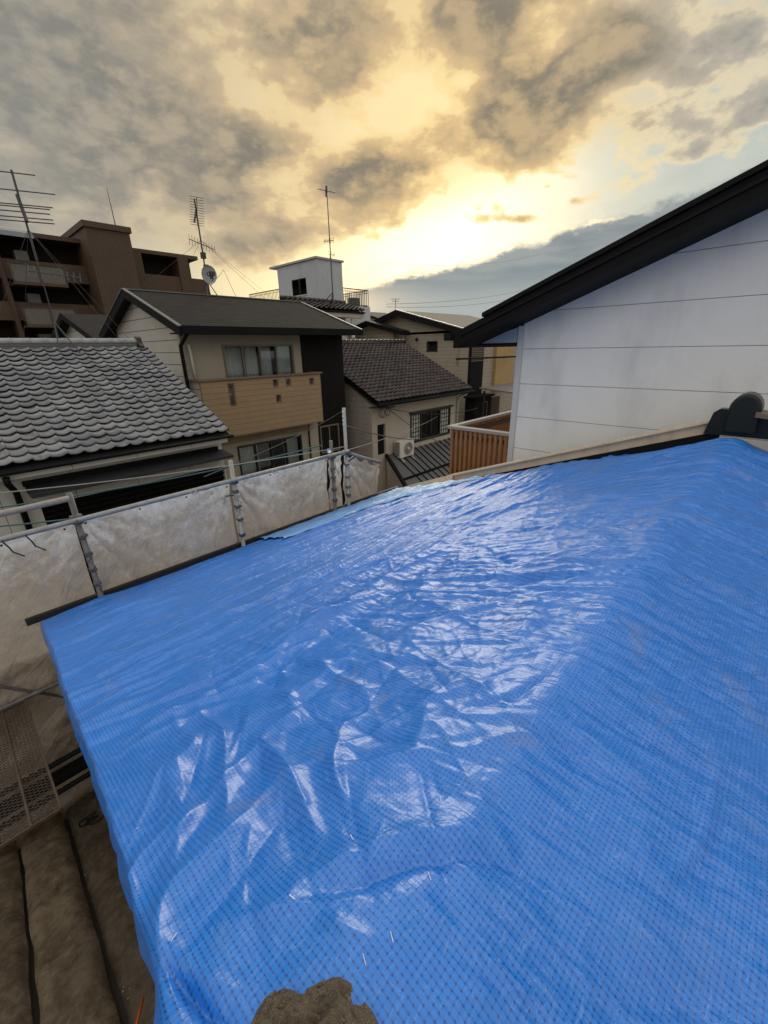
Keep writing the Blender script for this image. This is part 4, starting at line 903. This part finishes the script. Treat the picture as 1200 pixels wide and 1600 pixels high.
while k < 16.6: b.tube([(k, 14.25, .30), (k + .25, 14.25, .30)], .08, 10); b.tube([(k + .235, 14.25, .30), (k + .265, 14.25, .30)], .09, 10); k += .265
b.build('ridge_tile', M_kawara_dark, dh, True)
b = MB(); b.tube([(10.6, 10.24, -1.86), (16.75, 10.24, -1.86)], .05, 10); b.build('gutter', M_black, dh, True)
b = MB(); b.tube([(16.22, 10.26, -1.9), (16.22, 10.7, -2.1), (16.22, 10.73, -2.3), (16.22, 10.73, -4.5)], .045, 10); b.build('downpipe', mat('pipe_pale', (.42, .40, .37), .5), dh, True)
window(dh, 12.98, 15.75, 10.8, -3.66, -2.46, 4, M_frame_dark, [], .07, lattice=(0, 3))
b = MB(); b.box(13.08, 13.64, 10.842, 10.848, -3.58, -2.54)
b.build('paper_screen', mat('paper_screen', (.50, .47, .40), .8), dh); b = MB(); b.box(15.05, 15.66, 10.842, 10.848, -3.58, -2.54); b.build('paper_screen', MATS['paper_screen'], dh)
b = MB(); b.box(12.9, 15.83, 10.66, 10.79, -2.45, -2.39); b.build('window_hood', M_frame_dark, dh)
b = MB(); b.box(11.08, 11.52, 10.90, 10.93, -3.80, -2.64); b.build('narrow_shutter', M_black, dh)
b = MB(); b.box(14.2, 14.45, 10.81, 10.93, -3.6, -2.5) ; b.tube([(14.2, 10.7, .38), (14.2, 14.25, .38)], .001, 4)
# power bracket with coiled wires
pb = thing('wire_bracket', (11.0, 10.6, -2.0), 'wall bracket with coiled power wires under the dark tile eave corner', 'bracket')
b = MB(); b.bar((10.45, 10.55, -1.93), (11.75, 10.55, -2.03), .05, .05); b.bar((11.0, 10.55, -1.98), (11.0, 10.8, -1.98), .04, .04); b.build('bracket_arm', M_frame_dark, pb)
for k, (xx, rr_) in enumerate([(11.05, .15), (11.35, .13), (11.15, .17)]):
    b = MB(); b.tube([(xx + rr_ * math.cos(a), 10.53 - .01 * k, -2.17 + rr_ * 1.1 * math.sin(a)) for a in np.linspace(0, 6.28 * 2.05, 40)], .010, 5); b.build('wire_coil', M_wire, pb)

# standing-seam metal lean-to with air conditioner
mr = thing('metal_roofed_annex', (13.5, 9.5, -EYE), 'low annex with brown standing seam metal roof below the air conditioner', 'annex')
mz = lambda y: -3.87 - .59 * (10.79 - y)
b = MB(); b.prism([(11.55, 10.79, mz(10.79)), (16.5, 10.79, mz(10.79)), (16.5, 8.3, mz(8.3)), (10.65, 8.3, mz(8.3))], (0, 0, -.06)); b.build('roof', M_metalroof, mr)
k = 11.9
while k < 16.5:
    ya = 10.78; yb = 8.31
    b = MB(); b.prism([(k - .013, ya, mz(ya)), (k + .013, ya, mz(ya)), (k + .013, yb, mz(yb)), (k - .013, yb, mz(yb))], (0, 0, .045)); b.build('seam', M_black, mr); k += .34
b = MB(); b.box(11.2, 16.5, 9.58, 9.64, mz(9.61) + .01, mz(9.61) + .075); b.build('snow_bar', M_black, mr)
b = MB(); b.bar((11.52, 10.79, mz(10.79) + .03), (10.62, 8.3, mz(8.3) + .03), .12, .10); b.build('hip_flashing', M_black, mr)
b = MB(); b.prism([(11.45, 10.7, -EYE), (11.45, 10.7, mz(10.7) - .08), (10.75, 8.6, mz(8.6) - .08), (10.75, 8.6, -EYE)], (.12, 0, 0)); b.box(10.87, 16.4, 8.6, 8.72, -EYE, mz(8.72) - .08); b.build('wall', M_palewall, mr)
ac = thing('air_conditioner', (12.3, 10.5, mz(10.35)), 'cream outdoor air conditioner unit on the annex roof', 'air conditioner')
b = MB(); b.box(11.90, 12.74, 10.40, 10.70, -4.0, -3.36); ob = b.build('casing', M_acwhite, ac); bv = ob.modifiers.new('b', 'BEVEL'); bv.width = .015; bv.segments = 2
b = MB(); b.disc((12.38, 10.385, -3.68), (0, -1, 0), .245, .012, 28); b.build('fan_grille', M_acdark, ac)
b = MB()
for r0 in (.07, .13, .19, .24): b.tube([(12.38 + r0 * math.cos(a), 10.375, -3.68 + r0 * math.sin(a)) for a in np.linspace(0, 6.283, 26)], .007, 5)
b.build('fan_guard', M_acwhite, ac)
b = MB(); b.disc((12.38, 10.36, -3.68), (0, -1, 0), .05, .02, 16); b.build('fan_hub', M_acwhite, ac)
b = MB()
for k in range(12): b.box(11.885, 11.895, 10.45, 10.67, -3.92 + k * .045, -3.90 + k * .045)
b.build('side_louvre', M_acdark, ac)
for xx in (12.0, 12.62):
    b = MB(); b.box(xx - .02, xx + .02, 10.36, 10.40, mz(10.38) + .0, -3.96); b.box(xx - .02, xx + .02, 10.66, 10.70, mz(10.68), -4.0); b.bar((xx, 10.25, mz(10.25) + .04), (xx, 10.72, mz(10.72) + .04), .035, .03); b.build('stand_leg', M_trim_white, ac)

# ================================================================== BEIGE GABLE HOUSE (behind, right of centre)
tg = thing('beige_gable_house', (24, 17, -EYE), 'large beige tiled gable house with pale roof and one tiny dark window', 'house')
yc, zt, s_ = 17.3, 1.98, .256; gz = lambda y: zt - s_ * abs(y - yc)
b = MB(); cells(b, 20.0, 12.7, 21.9, -EYE, .80, .15, [(14.75, 15.4, -.20, .27)], 'x')
b.prism([(20.0, 12.7, .80), (20.0, 21.9, .80), (20.0, 21.9, gz(21.9) - .12), (20, yc, zt - .12), (20, 12.7, gz(12.7) - .12)], (.15, 0, 0)); b.build('gable_wall', M_tgwall, tg)
b = MB(); b.box(20.02, 21.3, 12.55, 12.7, -2.9, .65); b.build('dark_bay', M_blackroof, tg)
b = MB()
for k in range(9): b.box(20.05, 21.27, 12.52, 12.548, -.75 + k * .09, -.70 + k * .09)
b.build('bay_louvre', M_capbrown, tg)
b = MB(); b.box(20.151, 26.5, 12.7, 12.85, -EYE, .65); b.build('wall', M_tgwall, tg)
b = MB(); b.box(22.6, 24.6, 12.50, 12.698, -2.4, .5); b.build('wall', mat('orange_render', (.42, .27, .11), .8), tg)
b = MB(); b.box(19.6, 21.3, 11.9, 12.50, -EYE, -2.55); b.build('dark_bay', M_blackroof, tg)
b = MB(); b.box(19.4, 21.4, 11.75, 12.50, -2.545, -2.45); b.build('bay_roof', M_black, tg)
window(tg, 20.35, 20.85, 11.9, -3.9, -2.8, 1, M_frame, [(20.4, 20.8)])
b = MB(); b.box(20.06, 20.08, 14.75, 15.4, -.20, .27); b.build('window_pane', glass('glass_dark', (.2, .2, .22)), tg)
b = MB(); b.box(19.97, 20.02, 14.70, 15.45, .27, .31); b.box(19.97, 20.02, 14.70, 15.45, -.24, -.20); b.box(19.97, 20.02, 14.70, 14.75, -.20, .27); b.box(19.97, 20.02, 15.4, 15.45, -.20, .27); b.build('window', M_frame_dark, tg)
b = MB(); b.box(20.1, 20.3, 14.6, 15.5, -.3, .4); b.build('dark_interior', M_room, tg)
b = MB()
for q, wd_ in ((-1, 4.9), (1, 5.0)): b.prism([(19.5, yc, zt), (19.5, yc + q * wd_, gz(yc + q * wd_)), (19.5, yc + q * wd_, gz(yc + q * wd_) - .12), (19.5, yc, zt - .12)], (7.5, 0, 0))
b.build('roof', M_shingle_pale, tg)
b = MB()
for q, wd_ in ((-1, 4.95), (1, 5.05)): b.prism([(19.42, yc, zt + .01), (19.42, yc + q * wd_, gz(yc + q * wd_) + .01), (19.42, yc + q * wd_, gz(yc + q * wd_) - .28), (19.42, yc, zt - .28)], (.075, 0, 0))
b.build('fascia', M_blackroof, tg)
b = MB(); b.prism([(19.40, yc, zt + .015), (19.40, yc - 4.95, gz(yc - 4.95) + .015), (19.40, yc - 4.95, gz(yc - 4.95) + .06), (19.40, yc, zt + .06)], (.10, 0, 0)); b.build('edge_trim', mat('bright_trim', (.42, .40, .36), .35, metal=.5), tg)
b = MB(); b.tube([(19.95, 13.35, .6), (19.95, 13.35, -.9)], .04, 8); b.build('downpipe', M_pinkish, tg, True)
b = MB(); b.disc((19.93, 16.15, .42), (-1, 0, 0), .09, .06); b.build('vent_cap', M_frame_dark, tg)
ga = thing('small_gable_wing', (19.5, 18.9, -EYE), 'small beige gable wing with black eaves above the dark tile ridge', 'house')
yc, zt, s_ = 18.9, 1.50, .235; gz = lambda y: zt - s_ * abs(y - yc)
b = MB(); b.prism([(19.0, 17.0, -EYE), (19.0, 20.9, -EYE), (19.0, 20.9, gz(20.9) - .1), (19, yc, zt - .1), (19, 17.0, gz(17.0) - .1)], (.95, 0, 0)); b.build('wall', M_tgwall, ga)
b = MB()
for q, wd_ in ((-1, 2.75), (1, 2.4)): b.prism([(18.65, yc, zt), (18.65, yc + q * wd_, gz(yc + q * wd_)), (18.65, yc + q * wd_, gz(yc + q * wd_) - .22), (18.65, yc, zt - .22)], (.70, 0, 0))
b.build('roof', M_blackroof, ga)
b = MB(); b.tube([(18.95, 16.95, .85), (18.95, 16.95, -1)], .04, 8); b.build('downpipe', M_frame, ga, True)
dp = thing('laundry_pole', (20.5, 11.9, -.6), 'long thin dark pole fixed across the front of the beige gable house', 'pole')
b = MB(); b.tube([(17.7, 11.9, -.55), (23.8, 11.9, -.60)], .045, 8); b.build('pole', M_black, dp); b = MB(); b.box(20.6, 20.66, 11.9, 12.54, -.62, -.56); b.box(23.4, 23.46, 11.9, 12.54, -.64, -.58); b.build('bracket', M_black, dp)
cp = thing('carport', (20.8, 10.6, -EYE), 'small carport roof on dark posts behind the slatted balcony', 'carport')
b = MB(); b.prism([(19.6, 11.7, -2.05), (19.0, 9.2, -2.15), (23.2, 9.2, -2.15), (23.2, 11.7, -2.05)], (0, 0, .06)); b.build('roof', mat('carport_panel', (.16, .145, .13), .5, lines=[(0, .5, 0)], linew=.03), cp)
for (xx, yy_) in ((19.8, 11.5), (19.3, 9.4), (21.2, 9.4), (23.0, 9.4)):
    b = MB(); b.box(xx - .04, xx + .04, yy_ - .04, yy_ + .04, -EYE, -2.16); b.build('post', M_frame_dark, cp)
b = MB(); b.box(20.1, 23.0, 12.3, 12.42, -EYE, -2.75); b.build('slatted_screen', mat('reddish_wood', (.10, .045, .025), .7, lines=[(0, .12, 0)], linew=.02), cp)

# ================================================================== SMALL DARK TILE ROOF + WHITE TOWER
sm = thing('small_tiled_house', (15.5, 19, -EYE), 'cream house under a short dark tile roof in front of the white stair tower', 'house')
b = MB(); cells(b, 18.35, 13.6, 16.6, -EYE, 1.55, .15, [(15.2, 16.25, .98, 1.42)]); b.box(16.45, 16.6, 18.5, 20.3, -EYE, 1.55); b.box(13.6, 13.75, 18.5, 20.3, -EYE, 1.55); b.build('wall', M_palewall, sm)
b = MB(); b.box(15.2, 16.25, 18.45, 18.48, .98, 1.42); b.build('dark_interior', M_room, sm); b = MB(); b.box(15.2, 16.25, 18.38, 18.41, .98, 1.42); b.build('window', glass('glass_dark'), sm)
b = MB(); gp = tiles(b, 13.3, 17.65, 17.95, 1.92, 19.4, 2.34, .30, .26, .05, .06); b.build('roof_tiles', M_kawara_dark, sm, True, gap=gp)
b = MB(); b.prism([(13.3, 17.9, 1.84), (13.3, 19.45, 2.28), (13.3, 20.4, 1.9), (13.3, 20.4, 1.8), (13.3, 17.9, 1.76)], (4.35, 0, 0)); b.build('roof_deck', M_black, sm)
b = MB(); k = 13.3
while k < 17.5: b.tube([(k, 19.42, 2.42), (k + .28, 19.42, 2.42)], .11, 10); b.tube([(k + .26, 19.42, 2.42), (k + .30, 19.42, 2.42)], .125, 10); k += .30
b.build('ridge_tile', M_kawara_dark, sm, True)
b = MB(); b.box(13.35, 17.6, 17.97, 18.34, 1.55, 1.75); b.build('soffit', M_palewall, sm)
b = MB(); b.tube([(16.9, 18.2, 1.5), (16.9, 18.2, -1)], .05, 8); b.tube([(16.9, 18.15, 1.0), (16.9, 18.15, .80)], .11, 10); b.tube([(16.9, 18.15, .70), (16.9, 18.15, .5)], .11, 10); b.build('downpipe', M_trim_white, sm, True)
b = MB(); b.box(13.7, 16.7, 18.0, 18.34, .30, .36); b.build('canopy', M_blackroof, sm)
wt = thing('white_building', (18.6, 24, -EYE), 'white concrete building with rooftop stair tower and railing', 'building')
b = MB(); b.box(16.6, 20.65, 20.5, 28, -EYE, 2.42); b.build('wall', M_concrete, wt)
b = MB(); cells(b, 16.6, 20.5, 24.3, 2.42, 4.62, .12, [(21.55, 22.95, 2.98, 3.82)], 'x'); b.box(16.72, 18.45, 20.5, 20.62, 2.42, 4.62); b.box(18.33, 18.45, 20.62, 24.3, 2.42, 4.62); b.box(16.72, 18.33, 24.18, 24.3, 2.42, 4.62); b.build('stair_tower', M_concrete, wt)
b = MB(); b.box(16.50, 18.55, 20.42, 24.95, 4.62, 4.72); b.build('tower_roof', mat('tower_cap', (.36, .35, .33), .8), wt)
b = MB()
for (ya, yb) in ((21.55, 22.23), (22.27, 22.95)):
    b.box(16.63, 16.67, ya, ya + .04, 2.98, 3.82); b.box(16.63, 16.67, yb - .04, yb, 2.98, 3.82); b.box(16.63, 16.67, ya + .04, yb - .04, 2.98, 3.02); b.box(16.63, 16.67, ya + .04, yb - .04, 3.78, 3.82)
fr = b.build('window', M_frame_dark, wt); b = MB(); b.box(16.645, 16.652, 21.59, 22.91, 3.02, 3.78); b.build('pane', glass(), fr); b = MB(); b.box(16.75, 16.78, 22.3, 22.9, 3.0, 3.8); b.build('curtain', M_curtain, fr); b = MB(); b.box(16.9, 16.93, 21.4, 23.1, 2.9, 3.9); b.build('dark_interior', M_room, fr)
b = MB(); b.box(16.56, 16.599, 21.5, 23.0, 2.93, 2.97); b.build('sill', M_trim_white, wt)
for yy_ in (22.6, 23.4): b = MB(); b.tube([(17.2, yy_, 4.72), (17.2, yy_, 4.85)], .05, 8); b.disc((17.2, yy_, 4.87), (0, 0, 1), .11, .03, 12); b.build('roof_vent', M_frame_dark, wt)
def railing(pts, z0, z1, parent):
    b = MB(); pts = [Vector(p) for p in pts]
    for a, c in zip(pts, pts[1:]):
        L_ = (c - a).length; n = max(1, int(L_ / .15))
        for z in (z0 + .06, z1): b.bar((a.x, a.y, z), (c.x, c.y, z), .045, .045)
        b.bar((a.x, a.y, z1 - .14), (c.x, c.y, z1 - .14), .02, .02)
        for i in range(n + 1): q = a.lerp(c, i / n); b.box(q.x - .011, q.x + .011, q.y - .011, q.y + .011, z0, z1)
    return b.build('roof_railing', M_frame_dark, parent)
railing([(18.5, 20.56, 0), (20.58, 20.56, 0), (20.58, 27.9, 0)], 2.42, 3.34, wt)
railing([(16.66, 24.4, 0), (16.66, 27.9, 0)], 2.42, 3.5, wt)
ba = thing('rooftop_unit', (19.9, 21.2, 2.42), 'dark boxy condenser behind the rooftop railing of the white building', 'condenser')
b = MB(); b.box(19.6, 20.3, 21.0, 21.4, 2.5, 2.95); ob = b.build('casing', M_acdark, ba); bv = ob.modifiers.new('b', 'BEVEL'); bv.width = .03; b = MB(); b.box(19.65, 19.72, 21.0, 21.4, 2.42, 2.5); b.box(20.18, 20.25, 21.0, 21.4, 2.42, 2.5); b.build('foot', M_black, ba)
fr_ = thing('far_roof_house', (30, 28, -EYE), 'distant dark roofed house between the white building and the gable house', 'house')
b = MB(); b.prism([(26.3, 24.5, -EYE), (26.3, 30, -EYE), (26.3, 30, 1.9), (26.3, 27.2, 2.6), (26.3, 24.5, 1.9)], (2.6, 0, 0)); b.build('wall', M_tgwall, fr_)
b = MB(); b.prism([(26.0, 24.0, 1.95), (26.0, 27.2, 2.85), (26.0, 30.4, 1.95), (26.0, 30.4, 1.8), (26.0, 27.2, 2.7), (26.0, 24.0, 1.8)], (3.2, 0, 0)); b.build('roof', M_blackroof, fr_)

# ================================================================== BROWN APARTMENT BLOCK
ap = thing('apartment_block', (9, 48, -EYE), 'dark brown tiled apartment block with tall stair tower and stacked balconies', 'apartment block')
b = MB(); b.box(11.8, 14.9, 42, 50, -EYE, 9.05); b.build('stair_tower', M_aptbrown, ap)
b = MB(); b.box(11.65, 15.05, 41.85, 50.1, 9.05, 9.45); b.build('tower_cap', M_aptbrown, ap)
def gallery(x0, x1, yf, top, n, cols, par=1.28, pitch=2.86, extend=0):
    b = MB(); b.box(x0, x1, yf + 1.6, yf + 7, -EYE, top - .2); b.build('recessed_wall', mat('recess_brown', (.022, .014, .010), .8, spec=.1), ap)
    b = MB(); b.box(x0 - .15, x1 + .1, yf - .15, yf + 7.1, top - .30, top); b.build('roof_slab', M_aptbrown, ap)
    for k in range(n):
        z = top - .3 - (k + 1) * pitch
        b = MB(); b.box(x0, x1 + (extend if True else 0), yf, yf + .16, z - .02, z + par); b.box(x0, x1 + extend, yf + .16, yf + 1.6, z - .02, z + .13)
        if extend: b.box(x1 + extend - .16, x1 + extend, yf + .16, yf + 1.6, z + .13, z + par)
        b.build('balcony', M_aptbrown, ap)
    for (a, c) in cols: b = MB(); b.box(a, c, yf - .14, yf + 1.6, -EYE, top - .3); b.build('column', M_aptbrown, ap)
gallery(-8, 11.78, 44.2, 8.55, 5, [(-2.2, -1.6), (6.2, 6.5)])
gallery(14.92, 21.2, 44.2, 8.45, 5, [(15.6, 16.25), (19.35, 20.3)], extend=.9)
for k in range(5):          # projecting screened balconies on the left
    z = 8.25 - .9 - (k + 1) * 2.86 + .5
    b = MB(); b.box(6.6, 9.9, 42.6, 42.72, z - .15, z + .05); b.box(6.6, 9.9, 42.72, 44.19, z - .15, z); b.box(6.6, 9.9, 42.56, 42.7, z + 1.2, z + 1.27)
    for xx in (6.6, 8.2, 9.82): b.box(xx, xx + .08, 42.58, 42.7, z + .05, z + 1.2)
    b.build('screen_balcony', M_aptbrown, ap)
    b = MB(); b.box(6.68, 9.82, 42.64, 42.67, z + .06, z + 1.19); b.build('balcony_screen', M_aptrail, ap)
    b = MB(); b.box(7.4, 8.2, 44.22, 44.3 + 1.2, z + .1, z + 2.3); b.build('pale_door_panel', mat('pale_door', (.13, .115, .10), .6), ap)
b = MB(); b.prism([(3.0, 42.9, 7.95), (8.6, 42.9, 7.95), (8.6, 44.1, 8.25), (3.0, 44.1, 8.25)], (0, 0, .30)); b.build('roof_panel', mat('roof_panel_pale', (.26, .27, .28), .5), ap)

# ================================================================== ANTENNAS
def yagi(mb, c, boom, elem, n, L, half, r=.012, taper=.3):
    """boom direction, element direction"""
    c, bm, e = Vector(c), Vector(boom).normalized(), Vector(elem).normalized()
    mb.tube([c - bm * L / 2, c + bm * L / 2], r * 1.3, 6)
    for i in range(n):
        q = i / (n - 1); hl = half * (1 - taper * q); p = c + bm * (q - .5) * L
        mb.tube([p - e * hl, p + e * hl], r, 5)
aL = thing('television_antenna', (2.17, 11.1, .3), 'large many armed TV antenna on a guyed mast above the silver tile roof', 'antenna', 'rooftop television antennas')
b = MB(); b.tube([(2.17, 11.1, .30), (2.17, 11.1, 1.75)], .010, 8); b.tube([(2.17, 11.1, 1.70), (2.17, 11.1, 3.10)], .019, 8); b.build('mast', M_antenna, aL)
b = MB()
for (xx, yy_) in ((2.05, 10.75), (2.38, 10.72), (2.17, 11.45), (2.45, 11.3)): b.tube([(2.17, 11.1, .62), (xx, yy_, .04 if yy_ < 11 else .10)], .012, 6)
b.build('leg', M_antenna, aL)
e = Vector((.93, -.36, 0)); b = MB(); c0 = Vector((2.17, 11.1, 0))
for (z, hl, oy) in ((3.06, .34, 0), (2.80, .58, .02), (2.58, .48, .0), (2.48, .42, .05), (2.40, .46, .10), (2.32, .44, 0), (2.52, .40, -.12)):
    q = c0 + Vector((0, oy, z)); b.tube([q - e * hl, q + e * hl], .0095, 6)
b.tube([(2.17, 11.02, 2.30), (2.17, 11.2, 2.75)], .03, 6); b.build('element', M_antenna, aL)
b = MB(); yagi(b, (2.35, 10.9, 1.45), (.85, -.5, -.12), (.2, .5, .85), 9, .85, .14, .007); b.build('uhf_element', M_antenna, aL)
b = MB()
for (xx, yy_, z) in ((3.3, 10.9, .12), (.9, 10.6, 0.0), (1.6, 12.6, -.4), (3.5, 9.6, -.45)): b.tube([(2.17, 11.1, 2.2), (xx, yy_, z)], .0035, 4)
b.build('guy_wire', M_wire, aL)
aM = thing('television_antenna', (6.85, 13.85, 1.62), 'TV antenna mast with round white dish on the brown shingle ridge', 'antenna', 'rooftop television antennas')
b = MB(); b.tube([(6.88, 13.85, 1.7), (6.88, 13.85, 4.12)], .022, 8); b.build('mast', M_antenna, aM)
b = MB()
for a in (0, 1.57, 3.14, 4.71):
    yy_ = 13.85 + .35 * math.sin(a + .78); b.tube([(6.88, 13.85, 2.05), (6.88 + .25 * math.cos(a + .78), yy_, rb(yy_) + .02)], .014, 6)
b.build('leg', M_antenna, aM)
b = MB(); yagi(b, (6.88, 13.80, 3.80), (-.25, -.75, .62), (.85, -.50, -.10), 12, .85, .20, .007, .10); b.tube([(6.7, 13.7, 3.5), (6.9, 13.85, 3.9)], .03, 6); b.build('element', M_antenna, aM)
b = MB(); yagi(b, (6.88, 13.80, 2.98), (.65, -.6, -.35), (.30, .5, .75), 10, .75, .20, .008); b.build('uhf_element', M_antenna, aM)
b = MB(); b.box(6.82, 6.94, 13.78, 13.90, 2.62, 2.78); b.box(6.84, 6.96, 13.76, 13.86, 2.30, 2.46); b.build('junction_box', M_antenna, aM)
b = MB(); b.disc((6.90, 13.70, 2.18), (-.10, 1, .12), .25, .02, 28, -.05); b.build('dish', M_dish, aM, True)
b = MB(); b.tube([(6.90, 13.60, 2.0), (6.88, 13.45, 2.02), (6.87, 13.40, 2.16)], .012, 6); b.box(6.83, 6.92, 13.35, 13.45, 2.12, 2.22); b.box(6.86, 6.95, 13.55, 13.60, 2.06, 2.26); b.build('dish_feed', M_antenna, aM)
b = MB()
for (xx, yy_, z) in ((9.2, 13.85, 1.65), (4.9, 13.85, 1.65), (8.2, 12.0, 1.05), (6.0, 15.4, 1.1)): b.tube([(6.88, 13.85, 3.1), (xx, yy_, z)], .004, 4)
b.tube([(6.95, 13.8, 1.9), (7.4, 13.7, 2.35), (7.75, 13.8, 1.66)], .008, 4); b.build('guy_wire', M_wire, aM)
aR = thing('television_antenna', (14.85, 17.5, 1.9), 'tall thin TV mast topped by a small antenna before the white stair tower', 'antenna', 'rooftop television antennas')
b = MB(); b.tube([(15.1, 17.55, 2.0), (15.1, 17.55, 6.9)], .030, 8, .018); b.build('mast', M_antenna, aR)
b = MB()
for (xx, yy_) in ((14.8, 18.2), (15.45, 18.2), (15.1, 18.02), (14.75, 18.05)): b.tube([(15.1, 17.55, 2.6) if yy_ > 18.1 else (15.1, 17.55, 2.3), (xx, yy_, 2.02)], .02, 6)
b.build('leg', M_antenna, aR)
b = MB(); yagi(b, (15.05, 17.5, 6.70), (-.72, .66, .18), (.5, .55, .35), 8, .80, .20, .010, .1); b.tube([(15.05, 17.55, 6.5), (15.1, 17.55, 6.9)], .05, 6); b.build('element', M_antenna, aR)
b = MB(); yagi(b, (15.0, 17.5, 4.75), (-.7, .5, -.1), (.25, .3, .9), 7, .45, .14, .01); yagi(b, (15.15, 17.5, 4.2), (1, -.2, 0), (0, .2, .9), 5, .3, .16, .008); b.build('uhf_element', M_antenna, aR)
aF = thing('whip_antenna', (14.1, 42.3, 9.45), 'thin whip aerial on top of the brown stair tower', 'antenna')
b = MB(); b.tube([(14.1, 42.3, 9.4), (14.05, 42.3, 12.0)], .04, 6, .015); b.build('whip', M_antenna, aF)
aD = thing('distant_antenna', (36, 32, 3), 'faint distant TV mast over the beige gable roof', 'antenna')
b = MB(); b.tube([(36, 32, 1.2), (36, 32, 4.75)], .04, 6); b.tube([(35.6, 32.3, 4.7), (36.4, 31.7, 4.7)], .03, 5); b.tube([(35.7, 32.2, 4.5), (36.3, 31.8, 4.5)], .03, 5); b.build('mast', M_greywire, aD)
b = MB(); b.box(34.5, 37.5, 30.5, 33.5, -EYE, 1.2); b.build('base_building', M_tgwall, aD)

# ================================================================== WIRES
def wire(name, a, c, s_, r, m, lab, cat='wire', group='overhead wires'):
    b = MB(); b.tube(sag(a, c, s_), r, 5); return tag(b.build(name, m), lab, cat, group)
wire('overhead_wire', (-1.5, 6.6, -1.26), (3.89, 4.45, -1.30), .10, .006, M_greywire, 'thin wire crossing the cream wall to the tall scaffold post')
wire('overhead_wire', (3.9, 4.45, -1.0), (15.2, 10.4, -3.25), .35, .010, M_wire, 'black wire from the tall scaffold post down to the annex roof')
wire('overhead_wire', (11.35, 10.5, -2.03), (16.9, 10.1, -2.6), .25, .012, M_wire, 'black wire from the coil bracket across the centre house front')
wire('overhead_wire', (11.35, 10.5, -2.05), (14.2, 9.4, -3.9), .15, .012, M_wire, 'black wire sloping from the coil bracket towards the annex roof')
wire('overhead_wire', (3.9, 4.45, -1.36), (16, 11.5, -2.9), .10, .007, M_greywire, 'pale wire from the rail corner past the air conditioner')
wire('overhead_wire', (2.3, 5.6, -1.60), (10.2, 11.3, -1.9), .10, .009, M_wire, 'black wire slanting up in front of the lower tan balcony window')
wire('power_line', (54, 50, 6.5), (120, 56, 14.5), .9, .035, M_greywire, 'upper distant power line over the beige roof', 'power line', 'distant power lines')
wire('power_line', (54, 50, 6.1), (120, 56, 13.0), 1.1, .035, M_greywire, 'lower distant power line over the beige roof', 'power line', 'distant power lines')
wire('power_line', (52, 50, 12.0), (120, 56, 22), 1.2, .022, M_greywire, 'highest faint power line in the grey cloud bank', 'power line', 'distant power lines')
wire('laundry_rope', (-1.5, 6.6, -1.50), (3.6, 4.6, -1.25), .12, .009, M_teal, 'upper teal rope strung before the cream wall', 'rope', 'teal ropes')
wire('laundry_rope', (-1.5, 6.6, -1.52), (2.15, 4.5, -1.58), .10, .009, M_teal, 'lower teal rope strung before the black louvres', 'rope', 'teal ropes')
ins = thing('insulator_set', (3.87, 4.40, -.95), 'white porcelain insulators clipped to the tall scaffold post', 'insulators')
b = MB()
for k in range(4): b.tube([(3.85, 4.40, -.80 - k * .055), (3.82, 4.37, -.80 - k * .055)], .016, 10)
b.build('insulator', M_trim_white, ins)
lamp = thing('bulb_guard', (3.5, 4.3, -1.3), 'small silver work lamp clamped beside the short dark post', 'lamp')
b = MB(); b.disc((3.50, 4.33, -1.27), (-.3, -1, .2), .032, .03, 14, .015); b.tube([(3.50, 4.34, -1.27), (3.53, 4.42, -1.36)], .010, 6); b.build('lamp_head', mat('chrome', (.7, .7, .7), .2, metal=.9), lamp)
